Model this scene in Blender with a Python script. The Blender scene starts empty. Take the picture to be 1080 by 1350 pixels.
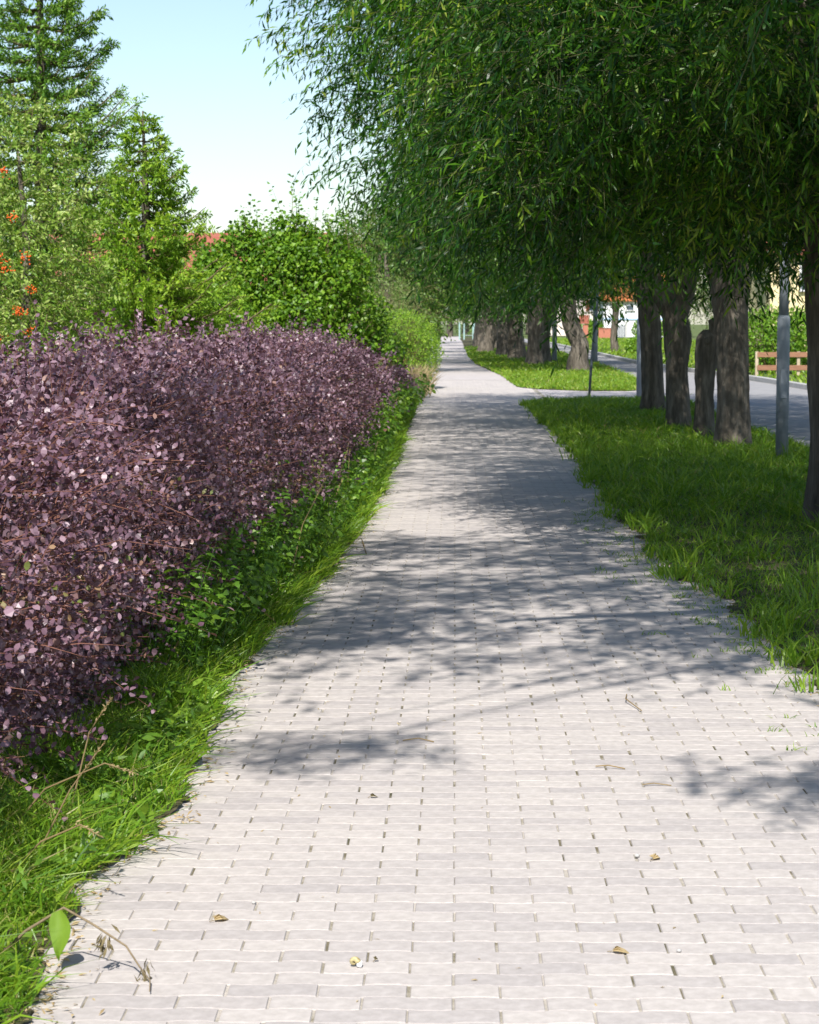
import bpy, math, random
import numpy as np
random.seed(7)
rng = np.random.default_rng(11)
R = math.radians
S = bpy.context.scene
COL = S.collection

# ------------------------------------------------------------------ camera, sky, sun, exposure
cam_d = bpy.data.cameras.new('camera')
cam = bpy.data.objects.new('camera', cam_d); COL.objects.link(cam)
cam_d.sensor_fit = 'HORIZONTAL'; cam_d.sensor_width = 36.0; cam_d.lens = 96.7
cam_d.clip_start = 0.1; cam_d.clip_end = 3000
cam.location = (0, 0, 1.62)
cam.rotation_euler = (R(90 - 4.93), 0, R(1.185))
cam_d.dof.use_dof = True; cam_d.dof.focus_distance = 9.5; cam_d.dof.aperture_fstop = 16.0
S.camera = cam

SUN_EL, SUN_AZ = 47.0, 8.0            # sun behind the camera, a little to the left
W = bpy.data.worlds.new('World'); S.world = W; W.use_nodes = True
wn = W.node_tree.nodes; wl = W.node_tree.links
sky = wn.new('ShaderNodeTexSky'); sky.sky_type = 'NISHITA'; sky.sun_disc = False
sky.sun_elevation = R(SUN_EL); sky.sun_rotation = R(180 + SUN_AZ)
sky.altitude = 0; sky.air_density = 1.0; sky.dust_density = 0.7; sky.ozone_density = 1.3
bg = wn['Background']; bg.inputs['Strength'].default_value = 0.09
wl.new(sky.outputs[0], bg.inputs[0])
sd = bpy.data.lights.new('sun', 'SUN'); sd.energy = 4.0; sd.angle = R(0.53); sd.color = (1.0, 0.955, 0.90)
sun = bpy.data.objects.new('sun', sd); COL.objects.link(sun)
sun.rotation_euler = (R(90 - SUN_EL), 0, R(-SUN_AZ))
sun.location = (-5, -15, 25)
S.view_settings.view_transform = 'Standard'; S.view_settings.look = 'None'
S.view_settings.exposure = 0.90; S.view_settings.gamma = 1.0
S.view_settings.use_curve_mapping = False
S.cycles.max_bounces = 8; S.cycles.transparent_max_bounces = 8

# ------------------------------------------------------------------ materials
def new_mat(name):
    m = bpy.data.materials.new(name); m.use_nodes = True
    nt = m.node_tree; nt.nodes.clear()
    out = nt.nodes.new('ShaderNodeOutputMaterial')
    return m, nt, out

def ramp(nt, fac, stops):
    r = nt.nodes.new('ShaderNodeValToRGB')
    el = r.color_ramp.elements
    while len(el) > 1: el.remove(el[-1])
    el[0].position = stops[0][0]; el[0].color = (*stops[0][1], 1)
    for p, c in stops[1:]:
        e = el.new(p); e.color = (*c, 1)
    nt.links.new(fac, r.inputs[0])
    return r.outputs[0]

def leaf_mat(name, stops, trans=0.35, rough=0.45, spec=0.4, tcol=None):
    m, nt, out = new_mat(name)
    a = nt.nodes.new('ShaderNodeAttribute'); a.attribute_name = 'tint'
    c = ramp(nt, a.outputs['Fac'], stops)
    p = nt.nodes.new('ShaderNodeBsdfPrincipled')
    p.inputs['Roughness'].default_value = rough; p.inputs['Specular IOR Level'].default_value = spec
    nt.links.new(c, p.inputs['Base Color'])
    t = nt.nodes.new('ShaderNodeBsdfTranslucent')
    mul = nt.nodes.new('ShaderNodeMix'); mul.data_type = 'RGBA'; mul.blend_type = 'MULTIPLY'; mul.inputs[0].default_value = 1
    nt.links.new(c, mul.inputs[6]); mul.inputs[7].default_value = (*(tcol or (1.6, 1.5, 0.6)), 1)
    nt.links.new(mul.outputs[2], t.inputs[0])
    mx = nt.nodes.new('ShaderNodeMixShader'); mx.inputs[0].default_value = trans
    nt.links.new(p.outputs[0], mx.inputs[1]); nt.links.new(t.outputs[0], mx.inputs[2])
    nt.links.new(mx.outputs[0], out.inputs[0])
    return m

def noise_mat(name, stops, scale=6.0, rough=0.9, bump=0.0, stretch=(1, 1, 1), detail=8.0, bscale=None, tint=0.0, spec=0.3, tint_cols=None, bdist=.03):
    m, nt, out = new_mat(name)
    tc = nt.nodes.new('ShaderNodeTexCoord'); mp = nt.nodes.new('ShaderNodeMapping')
    mp.inputs['Scale'].default_value = stretch
    nt.links.new(tc.outputs['Object'], mp.inputs[0])
    n = nt.nodes.new('ShaderNodeTexNoise'); n.inputs['Scale'].default_value = scale; n.inputs['Detail'].default_value = detail
    n.inputs['Roughness'].default_value = 0.65
    nt.links.new(mp.outputs[0], n.inputs[0])
    c = ramp(nt, n.outputs['Fac'], stops)
    if tint:
        a = nt.nodes.new('ShaderNodeAttribute'); a.attribute_name = 'tint'
        tcol = ramp(nt, a.outputs['Fac'], tint_cols or [(0, (1 - tint,) * 3), (1, (1 + tint * 0.6,) * 3)])
        mul = nt.nodes.new('ShaderNodeMix'); mul.data_type = 'RGBA'; mul.blend_type = 'MULTIPLY'; mul.inputs[0].default_value = 1
        nt.links.new(c, mul.inputs[6]); nt.links.new(tcol, mul.inputs[7]); c = mul.outputs[2]
    p = nt.nodes.new('ShaderNodeBsdfPrincipled'); p.inputs['Roughness'].default_value = rough
    p.inputs['Specular IOR Level'].default_value = spec
    nt.links.new(c, p.inputs['Base Color'])
    if bump:
        n2 = nt.nodes.new('ShaderNodeTexNoise'); n2.inputs['Scale'].default_value = bscale or scale * 3; n2.inputs['Detail'].default_value = 10
        nt.links.new(mp.outputs[0], n2.inputs[0])
        b = nt.nodes.new('ShaderNodeBump'); b.inputs['Strength'].default_value = bump; b.inputs['Distance'].default_value = bdist
        nt.links.new(n2.outputs['Fac'], b.inputs['Height']); nt.links.new(b.outputs[0], p.inputs['Normal'])
    nt.links.new(p.outputs[0], out.inputs[0])
    return m

def plain(name, col, rough=0.6, metal=0.0, var=0.12):
    lo = tuple(c * (1 - var) for c in col); hi = tuple(min(1, c * (1 + var)) for c in col)
    m = noise_mat(name, [(0.3, lo), (0.7, hi)], scale=9, rough=rough)
    m.node_tree.nodes['Principled BSDF'].inputs['Metallic'].default_value = metal
    return m

M = {}
M['paver'] = noise_mat('paver_concrete', [(0.28, (.35, .326, .306)), (0.5, (.425, .397, .374)), (0.72, (.50, .469, .444))], scale=26, rough=.93, bump=.25, bscale=240, bdist=.002, tint=.16, detail=10,
                       tint_cols=[(0, (.88, .868, .88)), (.5, (1, .985, .98)), (1, (1.07, 1.055, 1.04))])
M['joint'] = noise_mat('joint_sand', [(0.34, (.06, .06, .03)), (0.42, (.16, .14, .09)), (0.50, (.34, .31, .25)), (0.62, (.46, .42, .37))], scale=2.6, rough=1, bump=.4, bscale=150)
M['farpath'] = noise_mat('far_path', [(0.3, (.38, .345, .33)), (0.7, (.50, .46, .445))], scale=3, rough=.95)
M['asphalt'] = noise_mat('asphalt', [(0.3, (.24, .235, .235)), (0.7, (.33, .32, .315))], scale=2.0, rough=.9, bump=.2, bscale=120)
M['kerb'] = noise_mat('kerb_concrete', [(0.3, (.34, .33, .32)), (0.7, (.46, .45, .43))], scale=5, rough=.9)
M['soil'] = noise_mat('verge_soil', [(0.3, (.035, .04, .014)), (0.5, (.06, .06, .025)), (0.66, (.14, .105, .065))], scale=9, rough=1, bump=.5, bscale=60)
M['ground'] = noise_mat('meadow', [(0.3, (.06, .09, .02)), (0.55, (.10, .13, .035)), (0.75, (.16, .16, .06))], scale=.9, rough=1, bump=.3)
M['bark'] = noise_mat('willow_bark', [(0.25, (.035, .029, .022)), (0.5, (.11, .094, .073)), (0.75, (.25, .22, .175))], scale=7, rough=.95, bump=1.0, bscale=16, stretch=(1.6, 1.6, .35))
M['twig'] = noise_mat('twig_bark', [(0.3, (.09, .075, .035)), (0.7, (.20, .16, .08))], scale=9, rough=.8)
M['greentwig'] = noise_mat('willow_twig', [(0.3, (.045, .055, .018)), (0.7, (.09, .095, .035))], scale=9, rough=.7)
M['redtwig'] = noise_mat('barberry_twig', [(0.3, (.10, .04, .03)), (0.7, (.22, .10, .07))], scale=9, rough=.8)
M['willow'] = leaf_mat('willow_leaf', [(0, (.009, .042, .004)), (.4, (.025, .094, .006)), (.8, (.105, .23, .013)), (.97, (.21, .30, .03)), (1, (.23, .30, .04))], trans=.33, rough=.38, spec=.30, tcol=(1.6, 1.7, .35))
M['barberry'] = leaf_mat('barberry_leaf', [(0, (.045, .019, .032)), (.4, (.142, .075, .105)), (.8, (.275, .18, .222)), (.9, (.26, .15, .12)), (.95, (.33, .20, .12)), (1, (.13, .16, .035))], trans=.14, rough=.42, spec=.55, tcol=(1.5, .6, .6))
M['bush'] = leaf_mat('broad_leaf', [(0, (.045, .12, .010)), (.5, (.125, .265, .018)), (1, (.23, .385, .030))], trans=.34, rough=.45)
M['sapling'] = leaf_mat('sapling_leaf', [(0, (.06, .11, .02)), (.6, (.125, .20, .03)), (.92, (.20, .26, .045)), (1, (.28, .12, .07))], trans=.3)
M['darkleaf'] = leaf_mat('dark_leaf', [(0, (.04, .095, .016)), (.5, (.08, .165, .024)), (1, (.14, .24, .036))], trans=.3)
M['clipped'] = leaf_mat('clipped_leaf', [(0, (.07, .17, .012)), (.5, (.19, .35, .024)), (1, (.31, .46, .04))], trans=.32)
M['feather'] = leaf_mat('feathery_leaf', [(0, (.13, .19, .05)), (.7, (.20, .27, .08)), (1, (.28, .26, .13))], trans=.25)
M['weed'] = leaf_mat('weed_leaf', [(0, (.045, .12, .012)), (.6, (.10, .215, .02)), (1, (.19, .31, .032))], trans=.34, rough=.4)
M['rowan'] = leaf_mat('rowan_leaf', [(0, (.085, .18, .02)), (.6, (.23, .36, .05)), (1, (.42, .50, .16))], trans=.3, rough=.4)
M['spruce'] = leaf_mat('spruce_needle', [(0, (.055, .15, .018)), (.6, (.145, .29, .028)), (1, (.24, .38, .05))], trans=.28, rough=.5)
M['larch'] = leaf_mat('larch_needle', [(0, (.085, .19, .012)), (.6, (.22, .385, .024)), (1, (.36, .50, .05))], trans=.36, rough=.5)
M['grass'] = leaf_mat('grass_blade', [(0, (.055, .145, .010)), (.5, (.13, .265, .016)), (.88, (.25, .37, .03)), (1, (.34, .28, .13))], trans=.36, rough=.4)
M['straw'] = leaf_mat('dry_grass', [(0, (.30, .22, .11)), (1, (.50, .40, .23))], trans=.25, rough=.7)
M['berry'] = plain('rowan_berry', (.62, .11, .015), .35)
M['steel'] = noise_mat('galvanised_steel', [(0.3, (.20, .225, .25)), (0.7, (.30, .33, .36))], scale=8, rough=.55, stretch=(1, 1, .3))
M['darksteel'] = plain('dark_steel', (.10, .12, .14), .5)
M['signblue'] = plain('sign_blue', (.035, .075, .20), .4)
M['signred'] = plain('sign_red', (.42, .05, .05), .4)
M['white'] = plain('white_paint', (.80, .80, .80), .6, var=.04)
M['teal'] = plain('pale_teal_paint', (.27, .40, .38), .6)
M['rail'] = noise_mat('brown_timber', [(0.3, (.20, .10, .06)), (0.7, (.33, .17, .10))], scale=4, rough=.8, stretch=(1, 6, 6))
M['post'] = noise_mat('weathered_timber', [(0.3, (.34, .27, .18)), (0.7, (.52, .44, .32))], scale=5, rough=.85)
M['render_white'] = plain('white_render', (.78, .78, .77), .9, var=.03)
M['render_cream'] = plain('cream_render', (.74, .66, .60), .9, var=.04)
M['render_yellow'] = plain('yellow_render', (.78, .66, .38), .9, var=.04)
M['tile_orange'] = noise_mat('orange_roof_tile', [(0.3, (.36, .10, .035)), (0.7, (.55, .19, .07))], scale=6, rough=.8)
M['tile_red'] = noise_mat('red_roof_tile', [(0.3, (.27, .085, .055)), (0.7, (.38, .13, .09))], scale=6, rough=.8)
M['brick'] = noise_mat('red_brick', [(0.3, (.34, .12, .08)), (0.7, (.48, .20, .13))], scale=12, rough=.9)
M['glass'] = plain('window_glass', (.06, .08, .10), .08)
M['bluetrim'] = plain('pale_blue_paint', (.40, .58, .78), .6)
M['shell'] = noise_mat('snail_shell', [(0.35, (.22, .17, .07)), (0.6, (.55, .48, .26))], scale=60, rough=.4, stretch=(1, 1, 3))
M['deadstem'] = noise_mat('dead_stem', [(0.3, (.13, .10, .06)), (0.7, (.26, .20, .12))], scale=30, rough=.9)

# ------------------------------------------------------------------ mesh helpers
def mesh_np(name, V, polys, tints=None, smooth=False):
    V = np.asarray(V, dtype=np.float32)
    me = bpy.data.meshes.new(name)
    me.vertices.add(len(V)); me.vertices.foreach_set('co', V.ravel())
    polys = [np.asarray(p, dtype=np.int32) for p in polys if len(p)]
    loops = np.concatenate([p.ravel() for p in polys])
    tot = np.concatenate([np.full(len(p), p.shape[1], dtype=np.int32) for p in polys])
    start = np.concatenate([[0], np.cumsum(tot)[:-1]]).astype(np.int32)
    me.loops.add(len(loops)); me.loops.foreach_set('vertex_index', loops)
    me.polygons.add(len(tot)); me.polygons.foreach_set('loop_start', start)
    me.polygons.foreach_set('use_smooth', np.full(len(tot), bool(smooth)))
    if tints is not None:
        t = np.concatenate([np.asarray(x, dtype=np.float32) for x in tints if len(x)])
        a = me.attributes.new('tint', 'FLOAT', 'FACE'); a.data.foreach_set('value', t)
    me.update(calc_edges=True); me.validate()
    return me

def link(name, me, mat=None, parent=None, loc=None, kind=None):
    o = bpy.data.objects.new(name, me)
    if mat is not None and me is not None and len(me.materials) == 0: me.materials.append(mat)
    COL.objects.link(o)
    if parent is not None: o.parent = parent
    if loc is not None: o.location = loc
    if kind: o['kind'] = kind
    return o

def tag(o, label=None, cat=None, group=None, kind=None):
    if label: o['label'] = label
    if cat: o['category'] = cat
    if group: o['group'] = group
    if kind: o['kind'] = kind
    return o

def thing(name, label, cat, loc=(0, 0, 0), rz=0, group=None):
    o = bpy.data.objects.new(name, None); COL.objects.link(o)
    o.empty_display_size = .2; o.location = loc; o.rotation_euler = (0, 0, rz)
    return tag(o, label, cat, group)

def copy_tree(root, loc, rz=0, scale=None, label=None):
    r = root.copy(); COL.objects.link(r); r.location = loc; r.rotation_euler = (0, 0, rz)
    if scale: r.scale = (scale,) * 3
    if label: r['label'] = label
    for ch in list(root.children):
        c = ch.copy(); COL.objects.link(c); c.parent = r
        for g in list(ch.children):
            d = g.copy(); COL.objects.link(d); d.parent = c
    return r

def nrm(v):
    return v / np.maximum(np.linalg.norm(v, axis=-1, keepdims=True), 1e-9)

def wob(x, y=0.0, k=0.0):
    """smooth pseudo-noise in -1..1"""
    return (np.sin(x * 1.7 + y * 2.3 + k) + np.sin(x * 3.9 - y * 1.3 + 1.3 + k * 2) * .6 + np.sin(x * .83 + y * 4.1 + 2.1 * k) * .7) / 2.3

class Mesh:
    """collects plain solids for one part"""
    def __init__(s): s.V = []; s.F = []
    def add(s, verts, faces):
        n = len(s.V); s.V += [tuple(v) for v in verts]; s.F += [tuple(i + n for i in f) for f in faces]; return s
    def box(s, c, d, rz=0.0):
        cx, cy, cz = c; dx, dy, dz = d[0] / 2, d[1] / 2, d[2] / 2
        ca, sa = math.cos(rz), math.sin(rz)
        v = [(cx + ca * x - sa * y, cy + sa * x + ca * y, cz + z) for x in (-dx, dx) for y in (-dy, dy) for z in (-dz, dz)]
        return s.add(v, [(0, 1, 3, 2), (4, 6, 7, 5), (0, 4, 5, 1), (2, 3, 7, 6), (0, 2, 6, 4), (1, 5, 7, 3)])
    def tube(s, pts, rad, n=8, cap=True):
        pts = [np.array(p, float) for p in pts]; k = len(pts)
        if not hasattr(rad, '__len__'): rad = [rad] * k
        base = len(s.V); ref = np.array((.31, .95, .11))
        for i, p in enumerate(pts):
            t = pts[min(i + 1, k - 1)] - pts[max(i - 1, 0)]; t /= max(np.linalg.norm(t), 1e-9)
            a = np.cross(t, ref); a /= max(np.linalg.norm(a), 1e-9); b = np.cross(t, a)
            for j in range(n):
                th = 2 * math.pi * j / n
                s.V.append(tuple(p + (a * math.cos(th) + b * math.sin(th)) * rad[i]))
        for i in range(k - 1):
            for j in range(n):
                j2 = (j + 1) % n
                s.F.append((base + i * n + j, base + i * n + j2, base + (i + 1) * n + j2, base + (i + 1) * n + j))
        if cap:
            s.F.append(tuple(base + j for j in range(n))[::-1]); s.F.append(tuple(base + (k - 1) * n + j for j in range(n)))
        return s
    def ball(s, c, r, nu=7, nv=5, sq=(1, 1, 1)):
        base = len(s.V)
        s.V.append((c[0], c[1], c[2] + r * sq[2]))
        for i in range(1, nv):
            ph = math.pi * i / nv
            for j in range(nu):
                th = 2 * math.pi * j / nu
                s.V.append((c[0] + r * sq[0] * math.sin(ph) * math.cos(th), c[1] + r * sq[1] * math.sin(ph) * math.sin(th), c[2] + r * sq[2] * math.cos(ph)))
        s.V.append((c[0], c[1], c[2] - r * sq[2])); last = len(s.V) - 1
        for j in range(nu):
            j2 = (j + 1) % nu
            s.F.append((base, base + 1 + j, base + 1 + j2))
            s.F.append((last, base + 1 + (nv - 2) * nu + j2, base + 1 + (nv - 2) * nu + j))
            for i in range(nv - 2):
                a = base + 1 + i * nu
                s.F.append((a + j, a + nu + j, a + nu + j2, a + j2))
        return s
    def build(s, name, mat, parent=None, smooth=False, loc=None, kind=None):
        me = bpy.data.meshes.new(name); me.from_pydata(s.V, [], s.F); me.update()
        me.polygons.foreach_set('use_smooth', np.full(len(me.polygons), bool(smooth)))
        return link(name, me, mat, parent, loc, kind)

class Leaves:
    """collects leaf blades: each a small bent, folded face group of its own"""
    def __init__(s): s.V = []; s.T = []; s.Q = []; s.tt = []; s.tq = []; s.n = 0
    def add(s, P, D, N, L, Wd, tint, bend=.15, fold=.12, lod=2, t1=.38, t2=.72, w2=.7):
        P = P.reshape(-1, 3); D = nrm(D.reshape(-1, 3)); N = N.reshape(-1, 3); m = len(P)
        L = np.broadcast_to(np.asarray(L, float).reshape(-1), (m,))[:, None]; Wd = np.broadcast_to(np.asarray(Wd, float).reshape(-1), (m,))[:, None]
        tint = np.broadcast_to(np.asarray(tint, float).reshape(-1), (m,))
        Sd = nrm(np.cross(D, N)); N = np.cross(Sd, D)
        c = lambda t: P + D * L * t - N * (bend * t * t) * L
        b = s.n + np.arange(m)[:, None]
        if lod == 4:
            v = np.stack([P, c(t1) + Sd * Wd / 2 + N * fold * Wd, c(t1) - Sd * Wd / 2 + N * fold * Wd,
                          c(t2) + Sd * Wd * w2 / 2 + N * fold * Wd * .6, c(t2) - Sd * Wd * w2 / 2 + N * fold * Wd * .6, c(1.0)], 1)
            b = s.n + 6 * np.arange(m)[:, None]
            s.T += [b + np.array([[0, 2, 1]]), b + np.array([[3, 4, 5]])]; s.tt += [tint, tint]
            s.Q.append(b + np.array([[1, 2, 4, 3]])); s.tq.append(tint); s.n += 6 * m
        else:
            tm = (t1 + t2) / 2
            v = np.stack([P, c(tm) + Sd * Wd / 2 + N * fold * Wd, c(tm) - Sd * Wd / 2 + N * fold * Wd, c(1.0)], 1)
            b = s.n + 4 * np.arange(m)[:, None]
            s.T += [b + np.array([[0, 2, 1]]), b + np.array([[1, 2, 3]])]; s.tt += [tint, tint]; s.n += 4 * m
        s.V.append(v.reshape(-1, 3)); return s
    def blades(s, P, D, bendv, H, Wd, tint):
        """grass blade: base pair, middle pair, tip"""
        m = len(P); H = H[:, None]; Wd = Wd[:, None]
        side = nrm(np.cross(D, rng.normal(size=(m, 3))))
        mid = P + D * H * .55 + bendv * H * .18; tip = P + D * H * .95 + bendv * H * .62
        v = np.stack([P - side * Wd / 2, P + side * Wd / 2, mid - side * Wd * .4, mid + side * Wd * .4, tip], 1)
        b = s.n + 5 * np.arange(m)[:, None]
        s.Q.append(b + np.array([[0, 1, 3, 2]])); s.tq.append(tint); s.T.append(b + np.array([[2, 3, 4]])); s.tt.append(tint)
        s.n += 5 * m; s.V.append(v.reshape(-1, 3)); return s
    def mesh(s, name):
        V = np.concatenate(s.V); polys = []; tints = []
        if s.T: polys.append(np.concatenate(s.T)); tints += s.tt
        if s.Q: polys.append(np.concatenate(s.Q)); tints += s.tq
        return mesh_np(name, V, polys, tints)
    def build(s, name, mat, parent=None, kind=None):
        return link(name, s.mesh(name), mat, parent, kind=kind)

class Twigs:
    def __init__(s): s.V = []; s.Q = []; s.n = 0
    def add(s, pts, r):
        """pts (n,k,3): n thin three sided stems"""
        n, k, _ = pts.shape; r = np.broadcast_to(np.asarray(r, float).reshape(-1), (n,))
        a = nrm(np.cross(pts[:, -1] - pts[:, 0], rng.normal(size=(n, 3)))); b = nrm(np.cross(pts[:, -1] - pts[:, 0], a))
        rings = []
        for i in range(k):
            ri = (r * (1 - .75 * i / (k - 1)))[:, None]
            for j in range(3):
                th = 2 * math.pi * j / 3
                rings.append(pts[:, i] + (a * math.cos(th) + b * math.sin(th)) * ri)
        v = np.stack(rings, 1); base = s.n + 3 * k * np.arange(n)[:, None]
        for i in range(k - 1):
            for j in range(3):
                j2 = (j + 1) % 3
                s.Q.append(base + np.array([[i * 3 + j, i * 3 + j2, (i + 1) * 3 + j2, (i + 1) * 3 + j]]))
        s.n += 3 * k * n; s.V.append(v.reshape(-1, 3)); return s
    def mesh(s, name): return mesh_np(name, np.concatenate(s.V), [np.concatenate(s.Q)])
    def build(s, name, mat, parent=None, kind=None): return link(name, s.mesh(name), mat, parent, kind=kind)

def shoots(lv, tw, start, dirs, length, nleaf, L, Wd, droop, lod=2, down=.4, spread=.8, tint=(.2, .8), bend=.2, stemr=.004, upn=.5, clump=None, w2=.7, fwd=.7):
    """leafy shoots: a bending stem with leaves set alternately along it"""
    n = len(start); dirs = nrm(dirs); length = np.broadcast_to(np.asarray(length, float).reshape(-1), (n,))
    s = np.linspace(.1, 1, nleaf)[None, :, None] + rng.uniform(-.03, .03, (n, nleaf, 1))
    Lg = length[:, None, None]; dn = np.array((0, 0, -1.0))
    pos = start[:, None] + dirs[:, None] * Lg * s + dn * droop * Lg * s * s
    tan = nrm(dirs[:, None] + dn * 2 * droop * s)
    r0 = rng.normal(size=(n, 1, 3)); side = nrm(np.cross(tan, r0 + .35 * rng.normal(size=(n, nleaf, 3))))
    sign = np.where(np.arange(nleaf) % 2 == 0, 1, -1)[None, :, None]
    ld = tan * fwd + side * sign * spread + dn * down + .22 * rng.normal(size=(n, nleaf, 3))
    ln = rng.normal(size=(n, nleaf, 3)) * .7 + np.array((0, 0, 1.0)) * upn
    t = rng.uniform(tint[0], tint[1], (n, nleaf))
    if clump is not None: t = np.clip(t + clump[:, None], 0, 1)
    k = n * nleaf; sz = rng.uniform(.65, 1.15, k)
    lv.add(pos, ld, ln, L * sz, Wd * sz * rng.uniform(.85, 1.15, k), t, bend=bend, lod=lod, w2=w2)
    if tw is not None:
        q = np.array((0, .5, 1.0) if lod == 4 else (0, .9))[None, :, None]
        tw.add(start[:, None] + dirs[:, None] * Lg * q + dn * droop * Lg * q * q, stemr)

def polyx(tab):
    ys = np.array([p[0] for p in tab], float); xs = np.array([p[1] for p in tab], float)
    return lambda y: np.interp(y, ys, xs)

# ------------------------------------------------------------------ the setting: ground, path, road
left_edge = polyx([(2, -1.02), (5.1, -1.0), (6.1, -1.08), (7, -.93), (8.2, -.95), (9.9, -1.02), (11, -.96), (12.5, -.89), (14.5, -.81), (17, -.74), (20, -.70), (27, -.70), (38, -.72), (55, -.77), (67, -.8), (85, -.9), (104, -.95), (180, -1.3), (260, -2.2)])
right_edge = polyx([(2, 1.9), (8, 1.76), (9.9, 1.66), (12.5, 1.58), (14.5, 1.43), (17, 1.37), (20, 1.40), (27, 1.50), (38, 1.47), (46, 1.42), (52, 1.6), (60, 1.5), (67, 1.41), (85, .80), (104, .62), (188, .58), (260, 0.2)])
road_near = polyx([(0, 4.5), (35, 4.5), (60, 5.1), (88, 5.6), (130, 5.7), (300, 5.4)])
road_far = polyx([(0, 8.6), (50, 8.6), (62, 8.4), (75, 7.6), (90, 7.1), (130, 7.2), (300, 6.9)])

def strip(name, ys, fa, fb, z, mat, nx=2, kind='structure', za=None):
    ys = np.asarray(ys); u = np.linspace(0, 1, nx)
    A = fa(ys); B = fb(ys)
    X = A[:, None] + (B - A)[:, None] * u; Y = np.repeat(ys[:, None], nx, 1)
    Z = np.full_like(X, z)
    if za is not None: Z = Z + za(X, Y, u[None, :] + 0 * X)
    V = np.stack([X, Y, Z], -1).reshape(-1, 3); n = len(ys)
    i = np.arange(n - 1)[:, None] * nx + np.arange(nx - 1)[None]; i = i.ravel()
    return link(name, mesh_np(name, V, [np.stack([i, i + 1, i + nx + 1, i + nx], 1)], smooth=True), mat, kind=kind)

g = Mesh().add([(-900, -60, -.06), (900, -60, -.06), (900, 1600, -.06), (-900, 1600, -.06)], [(0, 1, 2, 3)])
g.build('ground', M['ground'], kind='structure')
jag = lambda y: .035 * wob(y * 5.1, 0, .7) + .025 * wob(y * 17.0, 0, 2.7) + .012 * wob(y * 47, 0, 1.1)
ysv = np.concatenate([np.arange(0, 20, .04), np.arange(20, 56, .12)])
bumpf = lambda X, Y, u: .02 * np.sin(np.pi * np.clip(u * 1.6, 0, 1)) + .012 * wob(X * 5, Y * 4)
strip('verge_soil', ysv, lambda y: left_edge(y) + jag(y), lambda y: left_edge(y) * 0 - 3.4, .006, M['soil'], 8, za=bumpf)
jag2 = lambda y: jag(y + 40) + .07 * wob(y * 1.9, 0, 3.3) + .05 * wob(y * 5.3, 0, .2)
ysr = np.concatenate([np.arange(0, 20, .05), np.arange(20, 46.1, .15)])
strip('verge_soil', ysr, lambda y: right_edge(y) + jag2(y) + np.clip((y - 44.6) / 1.4, 0, 1) ** 2 * 1.2, lambda y: road_near(y), .006, M['soil'], 10, za=bumpf)
isl = np.concatenate([np.arange(52.2, 70, .2), np.arange(70, 230, 1.0)])
nose = lambda y: np.clip((55.5 - y) / 3.3, 0, 1) ** 2
strip('verge_soil', isl, lambda y: right_edge(y) + nose(y) * 1.5 + jag(y), lambda y: road_near(y) - nose(y) * .8, .006, M['soil'], 6, za=bumpf)
strip('road', np.concatenate([np.arange(-20, 140, 4.0), np.arange(140, 300, 20)]), road_near, road_far, -.02, M['asphalt'], 4)
strip('side_path', np.array((46.0, 53.5)), lambda y: y * 0 + 1.2, lambda y: road_near(y) + .02, -.006, M['farpath'], 4)
path = strip('path', np.concatenate([np.arange(1.0, 62.3, 1.0), [62.1]]), lambda y: y * 0 - 1.32, lambda y: y * 0 + 1.98, -.0039, M['joint'], 2)
strip('far_path', np.concatenate([[62.1], np.arange(64, 260, 3.0)]), lambda y: left_edge(y) - .3, lambda y: right_edge(y) + .3, -.002, M['farpath'], 2)
def kerbline(name, fx, y0, y1, w):
    ys = np.arange(y0, y1, 4.0); m = Mesh()
    for a, b in zip(ys[:-1], ys[1:]):
        x0, x1 = float(fx(a)), float(fx(b))
        v = [(x0, a, -.05), (x0 + w, a, -.05), (x1 + w, b - .02, -.05), (x1, b - .02, -.05), (x0, a, .10), (x0 + w, a, .10), (x1 + w, b - .02, .10), (x1, b - .02, .10)]
        m.add(v, [(4, 5, 6, 7), (0, 4, 7, 3), (1, 2, 6, 5), (0, 1, 5, 4), (3, 7, 6, 2)])
    m.build(name, M['kerb'], kind='structure')
kerbline('kerb', road_far, 30, 200, .22)

# pavers: wavy concrete blocks, long side across the path, half bond
PL, PW = .2210, .0968
def paver_verts(phase, gap=.0020, seg=8, bev=.0022, endgap=.0032):
    hx = PL / 2 - endgap; x = np.linspace(-hx, hx, seg + 1)
    def ring(ins, z):
        xs = x * (hx - ins) / hx
        wv = .0068 * (np.sin(2 * math.pi * xs / PL + phase) + .3 * np.sin(6 * math.pi * xs / PL + phase)) * np.clip(1.15 - (np.abs(xs) / hx) ** 6, 0, 1)
        lo = np.stack([xs, -PW / 2 + gap * .5 + ins + wv, np.full_like(xs, z)], 1)
        hi = np.stack([xs[::-1], PW / 2 - gap * .5 - ins + wv[::-1], np.full_like(xs, z)], 1)
        return np.concatenate([lo, hi])
    top = ring(bev, 0.0); low = ring(0.0, -.0042); n = len(top)
    V = np.concatenate([top, low])
    F4 = [[j, n + j, n + (j + 1) % n, (j + 1) % n] for j in range(n)]
    half = n // 2
    T4 = [[j, j + 1, n - 2 - j, n - 1 - j] for j in range(half - 1)]
    return V, np.array(T4 + F4)
X0, X1 = -1.3, 1.95
rows = np.arange(int(2.5 / PW), int(62 / PW))
cells = []
for r_ in rows:
    y = r_ * PW; off = (r_ % 2) * PL / 2
    for c_ in range(int(X0 / PL) - 1, int(X1 / PL) + 2):
        x = c_ * PL + off
        if X0 + PL / 2 <= x <= X1 - PL / 2: cells.append((x, y, r_ % 2))
cells = np.array(cells)
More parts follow.
